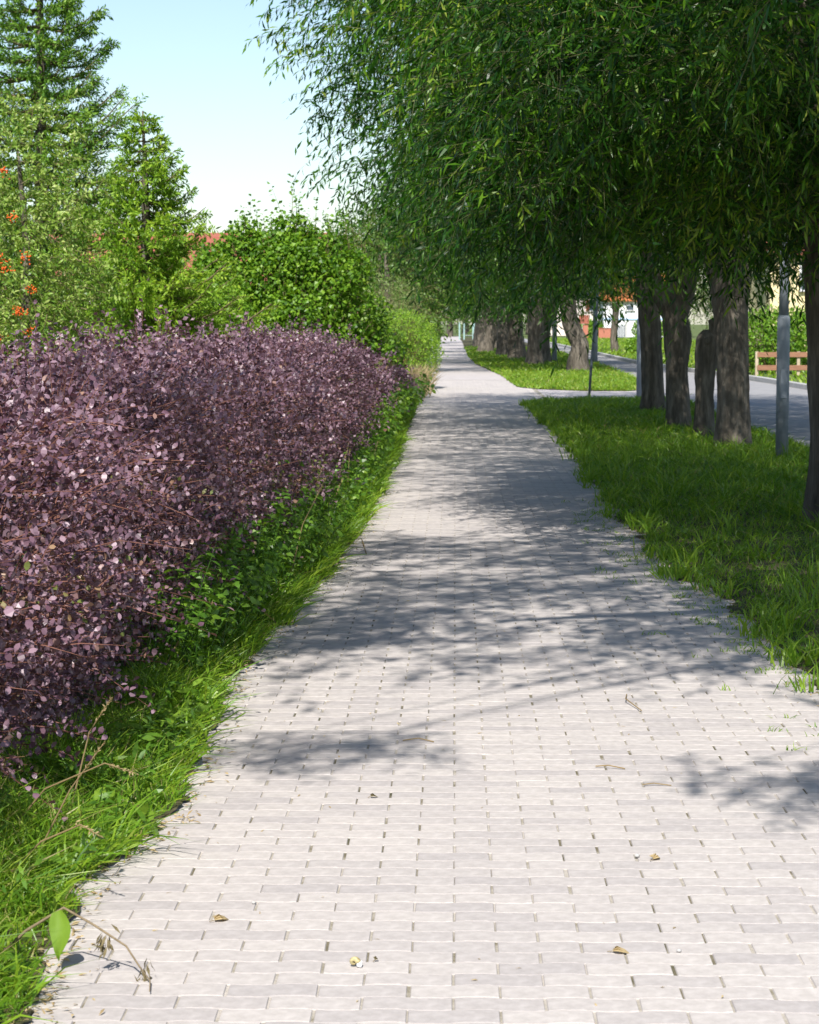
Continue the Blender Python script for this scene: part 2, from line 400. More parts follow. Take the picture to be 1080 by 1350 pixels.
in_view = (cells[:, 1] > 5.02) & (cells[:, 0] > -.2 * cells[:, 1] - .02) & (cells[:, 0] < .168 * cells[:, 1]) & (cells[:, 0] > left_edge(cells[:, 1]) - .02)
idx = np.argsort(np.where(in_view, cells[:, 1], 1e6))[:300]
single = np.zeros(len(cells), bool); single[idx] = True
variants = []
for ph in (0, 1):
    for k in range(9):
        V, F = paver_verts(math.pi * ph, endgap=.0015 + .0007 * (k % 3))
        me = mesh_np('paver', V, [F], [np.full(len(F), (k + .5) / 9)]); me.materials.append(M['paver']); variants.append(me)
for i in idx:
    x, y, ph = cells[i]
    o = link('paver', variants[int(ph) * 9 + int(rng.integers(9))], None, path)
    o.location = (x + rng.normal() * .0012, y + rng.normal() * .0012, rng.uniform(-.0004, .0003))
    o.rotation_euler = (rng.normal() * .003, rng.normal() * .002, rng.normal() * .005)
def paver_field(sel, seg):
    vs, fs, ts = [], [], []; n0 = 0
    for ph in (0, 1):
        V, F = paver_verts(math.pi * ph, seg=seg, endgap=.0026); c = cells[sel & (cells[:, 2] == ph)]; m = len(c)
        P = V[None] + np.stack([c[:, 0] + rng.normal(size=m) * .0014, c[:, 1] + rng.normal(size=m) * .0014, rng.uniform(-.0006, .0004, m)], 1)[:, None]
        P[:, :, 2] += (V[None, :, 1] * rng.normal(size=(m, 1)) * .0035 + V[None, :, 0] * rng.normal(size=(m, 1)) * .004)
        vs.append(P.reshape(-1, 3)); fs.append((F[None] + (n0 + np.arange(m) * len(V))[:, None, None]).reshape(-1, 4)); ts.append(np.repeat(rng.uniform(0, 1, m), len(F)))
        n0 += m * len(V)
    return mesh_np('paver_field', np.concatenate(vs), [np.concatenate(fs)], ts)
link('paver_field', paver_field(~single & (cells[:, 1] < 16), 6), M['paver'], path, kind='stuff')
link('paver_field', paver_field(~single & (cells[:, 1] >= 16), 2), M['paver'], path, kind='stuff')

# ------------------------------------------------------------------ willows
def trunk_mesh(pts, rad, n=22, seed=0, rough=.07, k=26):
    pts = np.array(pts, float); t = np.linspace(0, len(pts) - 1, k)
    def cr(a):
        out = []
        for u in t:
            i = min(int(u), len(a) - 2); f = u - i
            p0 = a[max(i - 1, 0)]; p1 = a[i]; p2 = a[i + 1]; p3 = a[min(i + 2, len(a) - 1)]
            out.append(.5 * ((2 * p1) + (-p0 + p2) * f + (2 * p0 - 5 * p1 + 4 * p2 - p3) * f * f + (-p0 + 3 * p1 - 3 * p2 + p3) * f ** 3))
        return np.array(out)
    P = cr(pts); Rr = cr(np.array(rad, float)[:, None])[:, 0]
    T = nrm(np.gradient(P, axis=0)); ref = np.array((.2, 1, .05)); A = nrm(np.cross(T, ref)); B = np.cross(T, A)
    th = np.linspace(0, 2 * math.pi, n, endpoint=False)
    zz = np.cumsum(np.r_[0, np.linalg.norm(np.diff(P, axis=0), axis=1)])
    rr = Rr[:, None] * (1 + rough * np.sin(7 * th[None] + 1.5 * np.sin(zz * 2.1 + seed)[:, None]) * .5 + rough * np.sin(3 * th[None] + zz[:, None] * 3.1 + seed) * .8 + rough * .5 * np.sin(11 * th[None] - zz[:, None] * 5 + seed * 2) + rng.normal(size=(k, n)) * rough * .25)
    V = (P[:, None] + (A[:, None] * np.cos(th)[None, :, None] + B[:, None] * np.sin(th)[None, :, None]) * rr[..., None]).reshape(-1, 3)
    i = (np.arange(k - 1)[:, None] * n + np.arange(n)[None]).ravel(); i2 = (np.arange(k - 1)[:, None] * n + (np.arange(n)[None] + 1) % n).ravel()
    top = np.arange(n)[None] + (k - 1) * n
    return mesh_np('trunk', V, [np.stack([i, i2, i2 + n, i + n], 1), top], smooth=True)

def clusters(n, c, r, power=3.0, inner=.5, zlow=None, zfrac=.5):
    out = []
    while len(out) < n:
        p = rng.uniform(-1, 1, 3); q = (np.abs(p) ** power).sum()
        if q > 1 or q ** (1 / power) < inner: continue
        w = np.array(c) + p * np.array(r)
        if zlow is not None and w[2] > zlow and rng.random() > zfrac: continue
        out.append(w)
    return np.array(out)

def willow_crown(C, centre, per, nleaf, L, Wd, lod, crad=.5, tlen=(.45, .85), droop=.55, tints=(.05, .75), cv=.1, down=.6):
    lv, tw = Leaves(), Twigs(); n = len(C)
    start = np.repeat(C, per, 0) + rng.normal(size=(n * per, 3)) * crad * np.array((.55, .55, .5))
    out = nrm(start - np.array(centre)); d = out * .6 + rng.normal(size=start.shape) * .6; d[:, 2] = d[:, 2] * .5 + .12
    cl = np.repeat(rng.normal(size=n) * cv, per)
    shoots(lv, tw, start, d, rng.uniform(*tlen, n * per), nleaf, L, Wd, droop, lod=lod, down=down, spread=.75, tint=tints, stemr=.0035, clump=cl, w2=.62, bend=.25)
    return lv, tw

def limbs(parent, base, centre, r, n, rad, seed):
    rs = random.Random(seed)
    for i in range(n):
        a = 2 * math.pi * (i + rs.uniform(-.25, .25)) / n
        tip = np.array(centre) + np.array((math.cos(a) * r[0] * .68, math.sin(a) * r[1] * .68, rs.uniform(-.35, .45) * r[2]))
        b = np.array(base); mid = b * .55 + tip * .45 + np.array((0, 0, .55 + rs.uniform(0, .5)))
        me = trunk_mesh([b - np.array((0, 0, .25)), b * .8 + mid * .2 + np.array((0, 0, .15)), mid, tip], [rad, rad * .8, rad * .5, rad * .14], n=9, k=12, seed=seed + i)
        link('limb', me, M['bark'], parent)

def willow(label, loc, pts, rad, crown=None, tw=None, centre=(0, 0, 6), cr=(4, 4, 4), nlimb=6, seed=0, rz=0, cs=1.0, group='willows in a row along the grass verge', cat='tree', k=26, n=22):
    t = thing('willow_tree', label, cat, loc, 0, group)
    link('trunk', trunk_mesh(pts, rad, seed=seed, k=k, n=n), M['bark'], t)
    if nlimb: limbs(t, pts[-1], centre, cr, nlimb, rad[-1] * .62, seed)
    if crown is not None:
        c = link('crown', crown, M['willow'], t); c.rotation_euler = (0, 0, rz); c.scale = (cs,) * 3
    if tw is not None:
        c = link('twigs', tw, M['greentwig'], t); c.rotation_euler = (0, 0, rz); c.scale = (cs,) * 3
    return t

# crown meshes are made around the tree's own base
def core(lv, n, c, r, L, Wd):  # inner leaves added as blockers, tinted darker to stand for the crown's shaded interior
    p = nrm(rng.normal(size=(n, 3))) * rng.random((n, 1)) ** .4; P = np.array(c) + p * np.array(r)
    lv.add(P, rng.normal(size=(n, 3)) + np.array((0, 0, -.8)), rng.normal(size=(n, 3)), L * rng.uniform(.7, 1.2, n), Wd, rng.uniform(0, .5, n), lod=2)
cenA = (-.5, 0, 6.0)
voids = lambda C: (np.sin(C[:, 0] * 2.1 + .4) * np.sin(C[:, 1] * 1.7 + 1.0) + np.sin(C[:, 2] * 2.9 + C[:, 0] * 1.2) * .8 + np.sin(C[:, 1] * 3.3 - C[:, 2] * 1.9 + 2) * .6) / 1.4
def merge(lv, tw, other):
    l2, t2 = other
    off = lv.n
    lv.V += l2.V; lv.T += [t + off for t in l2.T]; lv.Q += [q + off for q in l2.Q]; lv.tt += l2.tt; lv.tq += l2.tq; lv.n += l2.n
    o2 = tw.n; tw.V += t2.V; tw.Q += [q + o2 for q in t2.Q]; tw.n += t2.n
    return lv, tw
CA = clusters(1150, (0, 0, 6.4), (4.0, 5.4, 4.15), 3.2, .58); CA = CA[CA[:, 2] < 5.2]
CA = CA[voids(CA) > -.05]
CA = np.concatenate([CA, clusters(45, (-1.6, -.5, 3.9), (1.9, 4.2, .8), 2.5, .1), clusters(24, (.6, -2.5, 3.1), (2.4, 2.2, .35), 2.5, .1)])
CA = np.concatenate([CA, clusters(60, (-2.3, .2, 3.25), (1.0, 3.6, .8), 2.5, .05), clusters(75, (-.6, .6, 2.75), (2.6, 3.2, .42), 2.5, .05)])
CA = CA[(CA[:, 0] > -3.30 + .35 * rng.random(len(CA)) - .03 * (CA[:, 1] + 2)) & (voids(CA) > -.30)]
lvA, twA = willow_crown(CA, cenA, 29, 13, .115, .019, 4, crad=.42, droop=.26, tlen=(.35, .72), cv=.25, down=.42, tints=(.05, .8))
CU = clusters(420, (-1.0, 0, 7.0), (5.0, 5.4, 3.1), 2.6, .3); CU = CU[(CU[:, 2] > 5.0) & (CU[:, 1] > -4.9 + .93 * (CU[:, 2] - 5)) & (CU[:, 0] > -3.3 - 1.2 * np.maximum(CU[:, 2] - 5.9, 0))]
merge(lvA, twA, willow_crown(CU, cenA, 16, 10, .17, .042, 2, crad=.7, tlen=(.6, .95)))
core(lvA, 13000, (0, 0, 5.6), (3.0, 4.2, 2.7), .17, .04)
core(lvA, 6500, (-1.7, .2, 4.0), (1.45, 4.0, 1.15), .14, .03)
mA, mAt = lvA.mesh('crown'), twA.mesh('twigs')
CB = clusters(310, (-.8, 0, 6.42), (4.5, 4.3, 4.0), 2.8, .5)
lvB, twB = willow_crown(CB, (-.8, 0, 6.7), 19, 11, .15, .034, 2, crad=.6, droop=.4, cv=.15)
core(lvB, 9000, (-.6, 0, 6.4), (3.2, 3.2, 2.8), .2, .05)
mB, mBt = lvB.mesh('crown'), twB.mesh('twigs')
CC = clusters(180, (0, 0, 6.45), (3.6, 3.8, 3.7), 2.6, .45)
lvC, twC = willow_crown(CC, (0, 0, 5.6), 11, 9, .22, .065, 2, crad=.7, tlen=(.7, 1.1), droop=.35, cv=.15)
mC, mCt = lvC.mesh('crown'), twC.mesh('twigs')

# the tree beside the camera: only the shade of its crown and its lowest sprays show
CN = clusters(760, (-1.8, 0, 7.0), (5.2, 4.2, 2.8), 2.8, .2)
CN = CN[(voids(CN * 1.05 + 3.1) > -.12) & ((CN[:, 0] > -2.6) | (CN[:, 1] + .93 * CN[:, 2] < 8.6))]
CN = np.concatenate([CN, clusters(230, (1.2, 4.2, 6.6), (3.5, 2.6, 1.7), 2.5, .1)])
SP = np.array([(-4.95, -4.3, 5.25), (-4.7, -4.35, 5.2), (-4.5, -4.25, 5.3), (-3.25, -4.75, 5.05), (-2.95, -4.7, 5.0), (-2.7, -4.8, 5.0)])
CN = CN[(CN[:, 0] > -5.35) & (CN[:, 1] + .93 * CN[:, 2] > 2.75)]
lvN, twN = willow_crown(CN, (-1.3, 0, 7.0), 15, 10, .17, .042, 2, crad=.55, tlen=(.35, .7))
H = np.array([(-2.35, 2.6, 3.55), (-2.0, 2.2, 3.3), (-1.75, 3.0, 3.7), (-1.2, 3.2, 3.7), (-1.5, 1.6, 3.25)]) + np.array((0, -1.0, -.1))
st = np.repeat(H, 7, 0) + rng.normal(size=(35, 3)) * .12
shoots(lvN, twN, st, rng.normal(size=(35, 3)) * .4 + np.array((-.2, 0, -.3)), .5, 18, .09, .015, .5, lod=4, down=.6, spread=.6, tint=(.05, .5))
l2, t2 = willow_crown(np.concatenate([SP, SP + rng.normal(size=SP.shape) * .1]), (-1.3, 0, 7.0), 9, 10, .13, .028, 2, crad=.2, tlen=(.2, .4)); merge(lvN, twN, (l2, t2))
b0 = SP + np.array((1.6, 1.4, .75)); twN.add(np.stack([b0, (b0 + SP) / 2 + np.array((0, 0, .12)), SP - np.array((.1, 0, .05))], 1), .018)
mN, mNt = lvN.mesh('crown'), twN.mesh('twigs')

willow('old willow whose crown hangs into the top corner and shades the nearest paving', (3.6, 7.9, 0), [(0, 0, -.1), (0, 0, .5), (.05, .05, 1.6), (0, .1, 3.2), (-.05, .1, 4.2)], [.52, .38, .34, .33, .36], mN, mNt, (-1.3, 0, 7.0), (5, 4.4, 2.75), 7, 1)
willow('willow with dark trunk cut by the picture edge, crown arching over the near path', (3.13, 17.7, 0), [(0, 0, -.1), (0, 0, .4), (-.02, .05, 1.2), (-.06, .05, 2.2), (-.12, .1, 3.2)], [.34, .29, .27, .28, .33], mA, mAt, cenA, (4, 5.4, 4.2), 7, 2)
willow('thickest straight dark willow trunk, just left of the nearest grey lamp post', (3.58, 28.5, 0), [(0, 0, -.1), (0, 0, .35), (0, 0, 1.1), (-.04, 0, 1.9), (-.12, 0, 2.6), (-.15, 0, 3.3)], [.27, .215, .205, .23, .31, .30], mB, mBt, (0, 0, 5.9), (3.9, 4.2, 4), 6, 3)
willow('sun flecked willow trunk with a swollen waist and a pale limb forking left', (3.38, 33.5, 0), [(0, 0, -.1), (0, 0, .3), (-.01, 0, .9), (0, 0, 1.38), (-.05, 0, 1.7), (.02, 0, 2.2), (.1, 0, 3.0)], [.235, .18, .165, .205, .195, .24, .24], mB, mBt, (-.8, 0, 5.9), (4.2, 4.2, 4), 5, 4, rz=.35)
w4 = bpy.data.objects['willow_tree.003']
link('limb', trunk_mesh([(-.02, -.05, 1.55), (-.18, -.08, 1.9), (-.38, -.08, 2.25), (-.52, -.05, 2.6), (-.62, 0, 3.3)], [.15, .16, .13, .10, .09], n=14, k=16, seed=5), M['bark'], w4)
willow('dark willow trunk half hidden behind the sun flecked one, beside the slim post', (3.55, 39.5, 0), [(0, 0, -.1), (0, 0, .4), (-.05, 0, 1.2), (-.12, 0, 2.2), (-.15, 0, 3.2)], [.26, .20, .185, .20, .24], mB, mBt, (-.8, 0, 5.9), (4.2, 4.2, 4), 5, 6, rz=-.3)
stump = thing('willow_stump', 'short sawn off willow trunk with a knobbly top next to the thickest trunk', 'tree stump', (3.47, 30.7, 0))
link('trunk', trunk_mesh([(0, 0, -.1), (0, 0, .3), (-.01, 0, .8), (.02, 0, 1.2), (.03, 0, 1.42), (.03, 0, 1.52)], [.17, .135, .13, .15, .14, .05], n=18, k=20, seed=8, rough=.09), M['bark'], stump)
link('branch_stub', trunk_mesh([(.06, -.02, 1.0), (.12, -.03, 1.3), (.12, -.02, 1.52), (.07, 0, 1.66)], [.07, .085, .08, .04], n=10, k=10, seed=9), M['bark'], stump)
Mesh().tube([(.01, -.13, 1.36), (.01, -.165, 1.365)], [.06, .035], 9).build('knot', M['bark'], stump)

far_trees = [
    ('leaning grey willow trunk with a kinked foot where the side path meets the road', (3.95, 72, 0), [(.12, 0, -.1), (.05, 0, .4), (.1, 0, .9), (-.2, 0, 1.6), (-.28, 0, 2.4), (-.3, 0, 3.1)], [.42, .33, .29, .27, .27, .3], mB, mBt),
    ('pair half: dark broad willow trunk nearer the path on the far grass island', (2.95, 82, 0), [(0, 0, -.1), (0, 0, .5), (.05, 0, 1.5), (.0, 0, 2.6), (-.1, 0, 3.4)], [.40, .31, .29, .31, .34], mB, mBt),
    ('dark willow trunk bending right behind the broad dark one on the island', (3.45, 86, 0), [(0, 0, -.1), (-.02, 0, .6), (.05, 0, 1.4), (.3, 0, 2.3), (.5, 0, 3.2)], [.34, .26, .24, .26, .27], mB, mBt),
    ('pale grey willow trunk with rough foot, first left of the dark pair', (2.6, 95, 0), [(.05, 0, -.1), (.05, 0, .4), (0, 0, 1.2), (-.1, 0, 2.0), (-.2, 0, 3.0)], [.50, .38, .33, .32, .34], mC, mCt),
    ('small pale willow trunk between two grey ones far down the path', (2.3, 105, 0), [(0, 0, -.1), (0, 0, .4), (0, 0, 1.2), (.1, 0, 2.2), (.1, 0, 3.0)], [.40, .32, .30, .30, .3], mC, mCt),
    ('light sunlit willow trunk curving beside the narrow end of the path', (1.72, 117, 0), [(-.15, 0, -.1), (0, 0, .5), (.18, 0, 1.1), (.1, 0, 1.9), (-.15, 0, 2.7), (-.25, 0, 3.2)], [.50, .40, .36, .36, .38, .36], mC, mCt),
    ('dim willow trunk close behind the light curving one', (2.35, 130, 0), [(0, 0, -.1), (0, 0, .6), (0, 0, 1.6), (0, 0, 3.0)], [.5, .4, .36, .36], mC, mCt),
    ('dark willow trunk at the very end of the row by the pale gate', (1.7, 150, 0), [(0, 0, -.1), (0, 0, .6), (.1, 0, 1.6), (.1, 0, 3.0)], [.55, .45, .42, .42], mC, mCt),
    ('last willow of the row, farthest away past the pale gate', (1.9, 175, 0), [(0, 0, -.1), (0, 0, .6), (.1, 0, 1.6), (.1, 0, 3.0)], [.55, .45, .42, .42], mC, mCt),
]
for i, (lb, loc, pts, rad, c, tw) in enumerate(far_trees):
    willow(lb, loc, pts, rad, c, tw, (0, 0, 5.7), (3.8, 4, 3.8), 5, 20 + i, rz=(.3 - .3 * i if c is mB else i * 1.3), k=16, n=14)

# ------------------------------------------------------------------ barberry hedge
hf = polyx([(3, -1.55), (5, -1.5), (8, -1.42), (12, -1.26), (20, -1.14), (30, -1.12), (40, -1.02), (50, -.95)])
def hedge_surface(n, y0, y1):
    y = rng.uniform(y0, y1, n); front = rng.random(n) < .58
    u = rng.random(n)
    bul = .20 * wob(y * 1.1, 0, .3) + .15 * wob(y * 3.3, z0 := rng.random(n) * .6, 1.9)
    zt = 1.31 + .10 * wob(y * .9, 0, 4.4) + .10 * wob(y * 2.7, 0, 2.2)
    zt = zt - np.clip((y - 24) / 20, 0, 1) * .95
    z = np.where(front, .10 + u * (zt - .10), zt)
    f = hf(y) + bul * (.3 + z / 1.4) - np.where(front, .32 * np.clip(.62 - z, 0, 1) + .5 * np.clip(z - .95, 0, 1) ** 1.5 * 1.2, 0)
    x = np.where(front, f + .1 * wob(y * 4.4, z * 5.0, 1.0), hf(y) - .16 - u * 1.2)
    zz = z + np.where(front, 0, .05 * wob(x * 4.0, y * 4.0, 3.0) - .12 * (np.abs(u - .45) * 2) ** 3)
    nx = np.where(front, 1.0, .15); nz = np.where(front, .15 + .5 * np.clip(z - .7, 0, 1), 1.0)
    return np.stack([x, y, zz], 1), nrm(np.stack([nx, np.full(n, -.25), nz], 1)), front
hedge = thing('barberry_hedge', 'long purple leaved barberry hedge lining the left side of the path', 'hedge', (-2, 5, 0))
def hl(o): o.location = (2, -5, 0); return o
lv, tw = Leaves(), Twigs()
for (y0, y1, per_m, nl, L, Wd, lod, sl) in ((4.2, 7, 260, 14, .034, .020, 4, .30), (7, 13, 560, 15, .031, .0175, 4, .30), (13, 24, 330, 13, .041, .024, 2, .32), (24, 49.5, 130, 12, .068, .046, 2, .36)):
    n = int((y1 - y0) * per_m)
    P, N, fr = hedge_surface(int(n * 1.5), y0, y1)
    kp = (wob(P[:, 1] * 3.1, P[:, 2] * 7 + P[:, 0] * 4, 2.2) > -.42) | (rng.random(len(P)) < .25); P, N, fr = P[kp][:n], N[kp][:n], fr[kp][:n]; n = len(P)
    d = N * .9 + rng.normal(size=(n, 3)) * .42 + np.array((0, 0, .25)); start = P - N * rng.uniform(.02, .34, (n, 1))
    cl = .13 * wob(P[:, 1] * 2.1, P[:, 2] * 6, .4) + rng.normal(size=n) * .05
    tan_patch = (wob(P[:, 1] * 1.3, P[:, 2] * 3.0, 5.0) > .38) & (P[:, 2] < .95) & fr
    cl = cl + np.where(tan_patch, .26, 0) + np.where((rng.random(n) < .12 * np.clip((P[:, 1] - 16) / 12, 0, 1)), .45, 0)
    shoots(lv, tw, start, d, rng.uniform(.6, 1.2, n) * sl, nl, L, Wd, .16, lod=lod, down=.0, spread=.85, tint=(.1, .78), bend=.12, stemr=.003, clump=cl, w2=.98, fwd=.45, upn=.8)
    # upright sprigs standing out of the top
    k = int((y1 - y0) * 34); P, N, fr = hedge_surface(k * 3, y0, y1); P = P[~fr][:k]
    shoots(lv, tw, P - np.array((0, 0, .1)), rng.normal(size=(len(P), 3)) * .22 + np.array((0.05, 0, 1.0)), rng.uniform(.5, 1, len(P)) * rng.choice([.22, .3, .5], len(P)) * (1 if y0 < 20 else .55), nl, L, Wd, .05, lod=lod, down=-.1, spread=.8, tint=(.15, .85), stemr=.003, w2=.98, fwd=.5)
    # long sprays arching out of the face
    k = int((y1 - y0) * 30); P, N, fr = hedge_surface(k, y0, y1)
    shoots(lv, tw, P - N * .12, N * .8 + rng.normal(size=(k, 3)) * .45 + np.array((0, -.1, .55)), rng.uniform(.35, .62, k) * (1 if y0 < 20 else .5), nl + 5, L * 1.08, Wd, .32, lod=lod, down=0, spread=.85, tint=(.3, .9), stemr=.0035, w2=.98, fwd=.45, upn=.9)
    # oversized inner leaves block light; the shade inside is put into their dark tint
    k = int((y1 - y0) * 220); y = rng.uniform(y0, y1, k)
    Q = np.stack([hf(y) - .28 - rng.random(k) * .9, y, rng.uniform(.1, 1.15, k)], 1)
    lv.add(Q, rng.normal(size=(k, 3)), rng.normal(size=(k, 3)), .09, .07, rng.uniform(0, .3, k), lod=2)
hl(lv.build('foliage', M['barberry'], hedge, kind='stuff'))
k = 900; y = rng.uniform(4.2, 49, k); b0 = np.stack([hf(y) - .35 - rng.random(k) * .7, y, np.zeros(k)], 1)
b1 = b0 + np.stack([rng.uniform(-.05, .3, k), rng.normal(size=k) * .15, rng.uniform(.4, .6, k)], 1); b2 = b1 + np.stack([rng.uniform(-.2, .35, k), rng.normal(size=k) * .2, rng.uniform(.3, .6, k)], 1)
tw.add(np.stack([b0, b1, b2], 1), .008)
hl(tw.build('stems', M['redtwig'], hedge, kind='stuff'))

# ------------------------------------------------------------------ grass
def grass_patch(lv, n, y0, y1, fx0, fx1, h, w, tint=(.1, .9), lean=.35, edge=0.0, dens=None, z0=.004, patch=.6, straw=.035):
    y = rng.uniform(y0, y1, n); a, b = fx0(y), fx1(y); u = rng.random(n); x = a + (b - a) * u
    keep = rng.random(n) < (1 - patch) + patch * (.5 + .5 * wob(x * 5.2, y * 4.4, 2.0)) + .15
    x, y, u = x[keep], y[keep], u[keep]; m = len(x)
    hh = h * rng.uniform(.4, 1.15, m) * (1 + .45 * wob(x * 2.3, y * 1.9, 4.0))
    if edge: hh = hh * (.35 + .65 * np.clip(np.abs(x - fx0(y)) / edge, 0, 1))
    D = nrm(np.stack([rng.normal(size=m) * lean, rng.normal(size=m) * lean, np.ones(m)], 1))
    bd = np.stack([rng.normal(size=m), rng.normal(size=m), -rng.uniform(.1, .7, m)], 1) * .75
    t = np.clip(rng.uniform(tint[0], tint[1], m) + .12 * wob(x * 1.7, y * 1.3, 6.0), 0, .9)
    t = np.where(rng.random(m) < straw, rng.uniform(.95, 1, m), t)
    lv.blades(np.stack([x, y, np.full(m, z0)], 1), D, bd, hh, w * rng.uniform(.6, 1.3, m), t)
le = lambda y: left_edge(y) + jag(y) - .015
re = lambda y: right_edge(y) + jag2(y) + .015
lv = Leaves()
grass_patch(lv, 21000, 4.2, 8, le, lambda y: hf(y) - .15, .22, .0056, edge=.3, patch=.9, straw=.08, lean=.5)
grass_patch(lv, 19000, 8, 14, le, lambda y: hf(y) - .1, .18, .0065, edge=.22, patch=.9, straw=.07, lean=.45)
grass_patch(lv, 17000, 14, 26, le, lambda y: hf(y) - .05, .18, .009, edge=.15)
grass_patch(lv, 9000, 26, 52, le, lambda y: hf(y) - .05, .22, .016, edge=.1)
for i in range(130):                         # tufts that lean out over the paving
    y = float(rng.uniform(4.8, 30)); x = float(le(y)) - rng.uniform(.0, .12); m = 26
    P = np.stack([x + rng.normal(size=m) * .03, y + rng.normal(size=m) * .04, np.full(m, .006)], 1)
    lv.blades(P, nrm(np.stack([rng.normal(size=m) * .4 + .25, rng.normal(size=m) * .4, np.ones(m)], 1)), np.stack([rng.uniform(.0, .9, m), rng.normal(size=m) * .5, -rng.uniform(.2, .9, m)], 1), rng.uniform(.08, .27, m), rng.uniform(.004, .008, m) * (1 + y / 25), rng.uniform(.3, .9, m))
tag(lv.build('grass', M['grass']), 'tall green grass along the foot of the purple hedge', 'grass', kind='stuff')
lv = Leaves()
grass_patch(lv, 38000, 6, 18, re, lambda y: y * 0 + 4.4, .12, .0068, edge=.3)
grass_patch(lv, 38000, 18, 30, re, road_near, .14, .010, edge=.25)
grass_patch(lv, 26000, 30, 46, lambda y: re(y) + np.clip((y - 44.6) / 1.4, 0, 1) ** 2 * 1.2, road_near, .15, .017, edge=.2)
for i in range(330):
    y = float(rng.uniform(7.5, 44)); x = float(re(y) + (rng.uniform(.05, 1) ** 1.4 * 2.6 if i % 2 else rng.uniform(-.10, .12))); m = 20
    P = np.stack([x + rng.normal(size=m) * .05, y + rng.normal(size=m) * .05, np.full(m, .006)], 1)
    lv.blades(P, nrm(np.stack([rng.normal(size=m) * .3, rng.normal(size=m) * .3, np.ones(m)], 1)), np.stack([rng.normal(size=m) * .6, rng.normal(size=m) * .5, -rng.uniform(.1, .5, m)], 1), rng.uniform(.14, .33, m) * (1 if i % 2 else .6), rng.uniform(.005, .009, m) * (1 + y / 30), rng.uniform(.4, .9, m))
for i in range(190):                         # tufts and moss growing up through the joints by the edge
    y = round(float(rng.uniform(8, 20)) / PW) * PW + PW / 2; x = float(right_edge(y) - abs(rng.normal()) * .22); m = 9
    P = np.stack([x + rng.normal(size=m) * .03, y + rng.normal(size=m) * .004, np.full(m, -.003)], 1)
    lv.blades(P, nrm(np.stack([rng.normal(size=m) * .5, rng.normal(size=m) * .5, np.ones(m)], 1)), np.stack([rng.normal(size=m) * .6, rng.normal(size=m) * .5, -rng.uniform(.1, .5, m)], 1), rng.uniform(.02, .06, m), rng.uniform(.003, .006, m), rng.uniform(.4, .9, m))
tag(lv.build('grass', M['grass']), 'shaded grass verge under the willows right of the paved path', 'grass', kind='stuff')
lv = Leaves()
grass_patch(lv, 15000, 52.2, 70, lambda y: right_edge(y) + nose(y) * 1.5 + jag(y), lambda y: road_near(y) - nose(y) * .8, .15, .026, tint=(.35, 1), patch=.3)
grass_patch(lv, 13000, 70, 140, lambda y: right_edge(y) + jag(y), lambda y: road_near(y) + 0, .2, .05, tint=(.3, .95), patch=.3)
tag(lv.build('grass', M['grass']), 'sunlit grass island between the path and the road past the side path', 'grass', kind='stuff')
lv = Leaves()
grass_patch(lv, 16000, 45, 220, lambda y: road_far(y) + .25, lambda y: road_far(y) + 14, .22, .07, tint=(.45, 1), patch=.2)
tag(lv.build('grass', M['grass']), 'pale lawn on the far side of the road in front of the houses', 'grass', kind='stuff')
lv = Leaves()
m = 900; P = np.stack([-.86 + rng.normal(size=m) * .10, 48.5 + rng.normal(size=m) * 1.5, np.zeros(m)], 1)
lv.blades(P, nrm(np.stack([rng.normal(size=m) * .25 + .05, rng.normal(size=m) * .2, np.ones(m)], 1)), np.stack([rng.normal(size=m) * .4, rng.normal(size=m) * .3, -rng.uniform(.1, .4, m)], 1), rng.uniform(.5, .95, m), rng.uniform(.012, .022, m), rng.uniform(0, 1, m))
tag(lv.build('dry_grass', M['straw']), 'tuft of dry straw coloured grass at the far end of the purple hedge', 'grass', kind='stuff')

# weeds under the hedge
lv, tw = Leaves(), Twigs()
def weeds(n, y0, y1, off0, off1, hgt, L, Wd, nl, tint=(.1, .8), lean=.3):
    y = rng.uniform(y0, y1, n); x = left_edge(y) - rng.uniform(off0, off1, n)
    st = np.stack([x, y, np.full(n, .01)], 1)
    d = np.stack([rng.normal(size=n) * lean + .12, rng.normal(size=n) * lean, np.ones(n)], 1)
    shoots(lv, tw, st, d, hgt * rng.uniform(.5, 1.1, n), nl, L, Wd, .18, lod=4, down=.15, spread=.95, tint=tint, stemr=.004, upn=1.2, fwd=.3, w2=.75)
weeds(230, 9.6, 14.5, .12, .55, .74, .058, .025, 19, (.1, .9))
weeds(40, 7.4, 9.2, .0, .3, .2, .07, .02, 11, (.4, 1))
weeds(60, 5, 8, .05, .6, .24, .05, .015, 12, lean=.5)
weeds(26, 5.2, 9, .0, .25, .12, .07, .028, 8, (.4, 1), lean=.6)
weeds(190, 14, 24, .10, .42, .6, .06, .027, 16, (.1, 1))
weeds(260, 24, 36, .16, .45, .85, .085, .045, 14, (.2, 1), lean=.2)
weeds(26, 11, 22, .42, .55, .95, .06, .03, 15, (.3, 1))
weeds(60, 36, 48, .0, .3, .7, .13, .07, 12, (.2, 1))
o = tag(lv.build('undergrowth', M['weed']), 'green nettles and leafy weeds growing under the purple hedge', 'undergrowth', kind='stuff')
tag(tw.build('undergrowth_stems', M['weed'], o), kind='stuff')
lv, tw = Leaves(), Twigs()
n = 120; y = rng.uniform(7, 30, n); st = np.stack([right_edge(y) + rng.uniform(.02, .5, n), y, np.full(n, .01)], 1)
shoots(lv, tw, st, rng.normal(size=(n, 3)) * .6 + np.array((0, 0, .5)), .1, 7, .06, .022, .2, lod=4, down=.1, spread=.9, tint=(.2, 1), upn=1.2)
tag(lv.build('undergrowth', M['weed']), 'low broad leaved weeds along the right hand edge of the paving', 'undergrowth', kind='stuff')

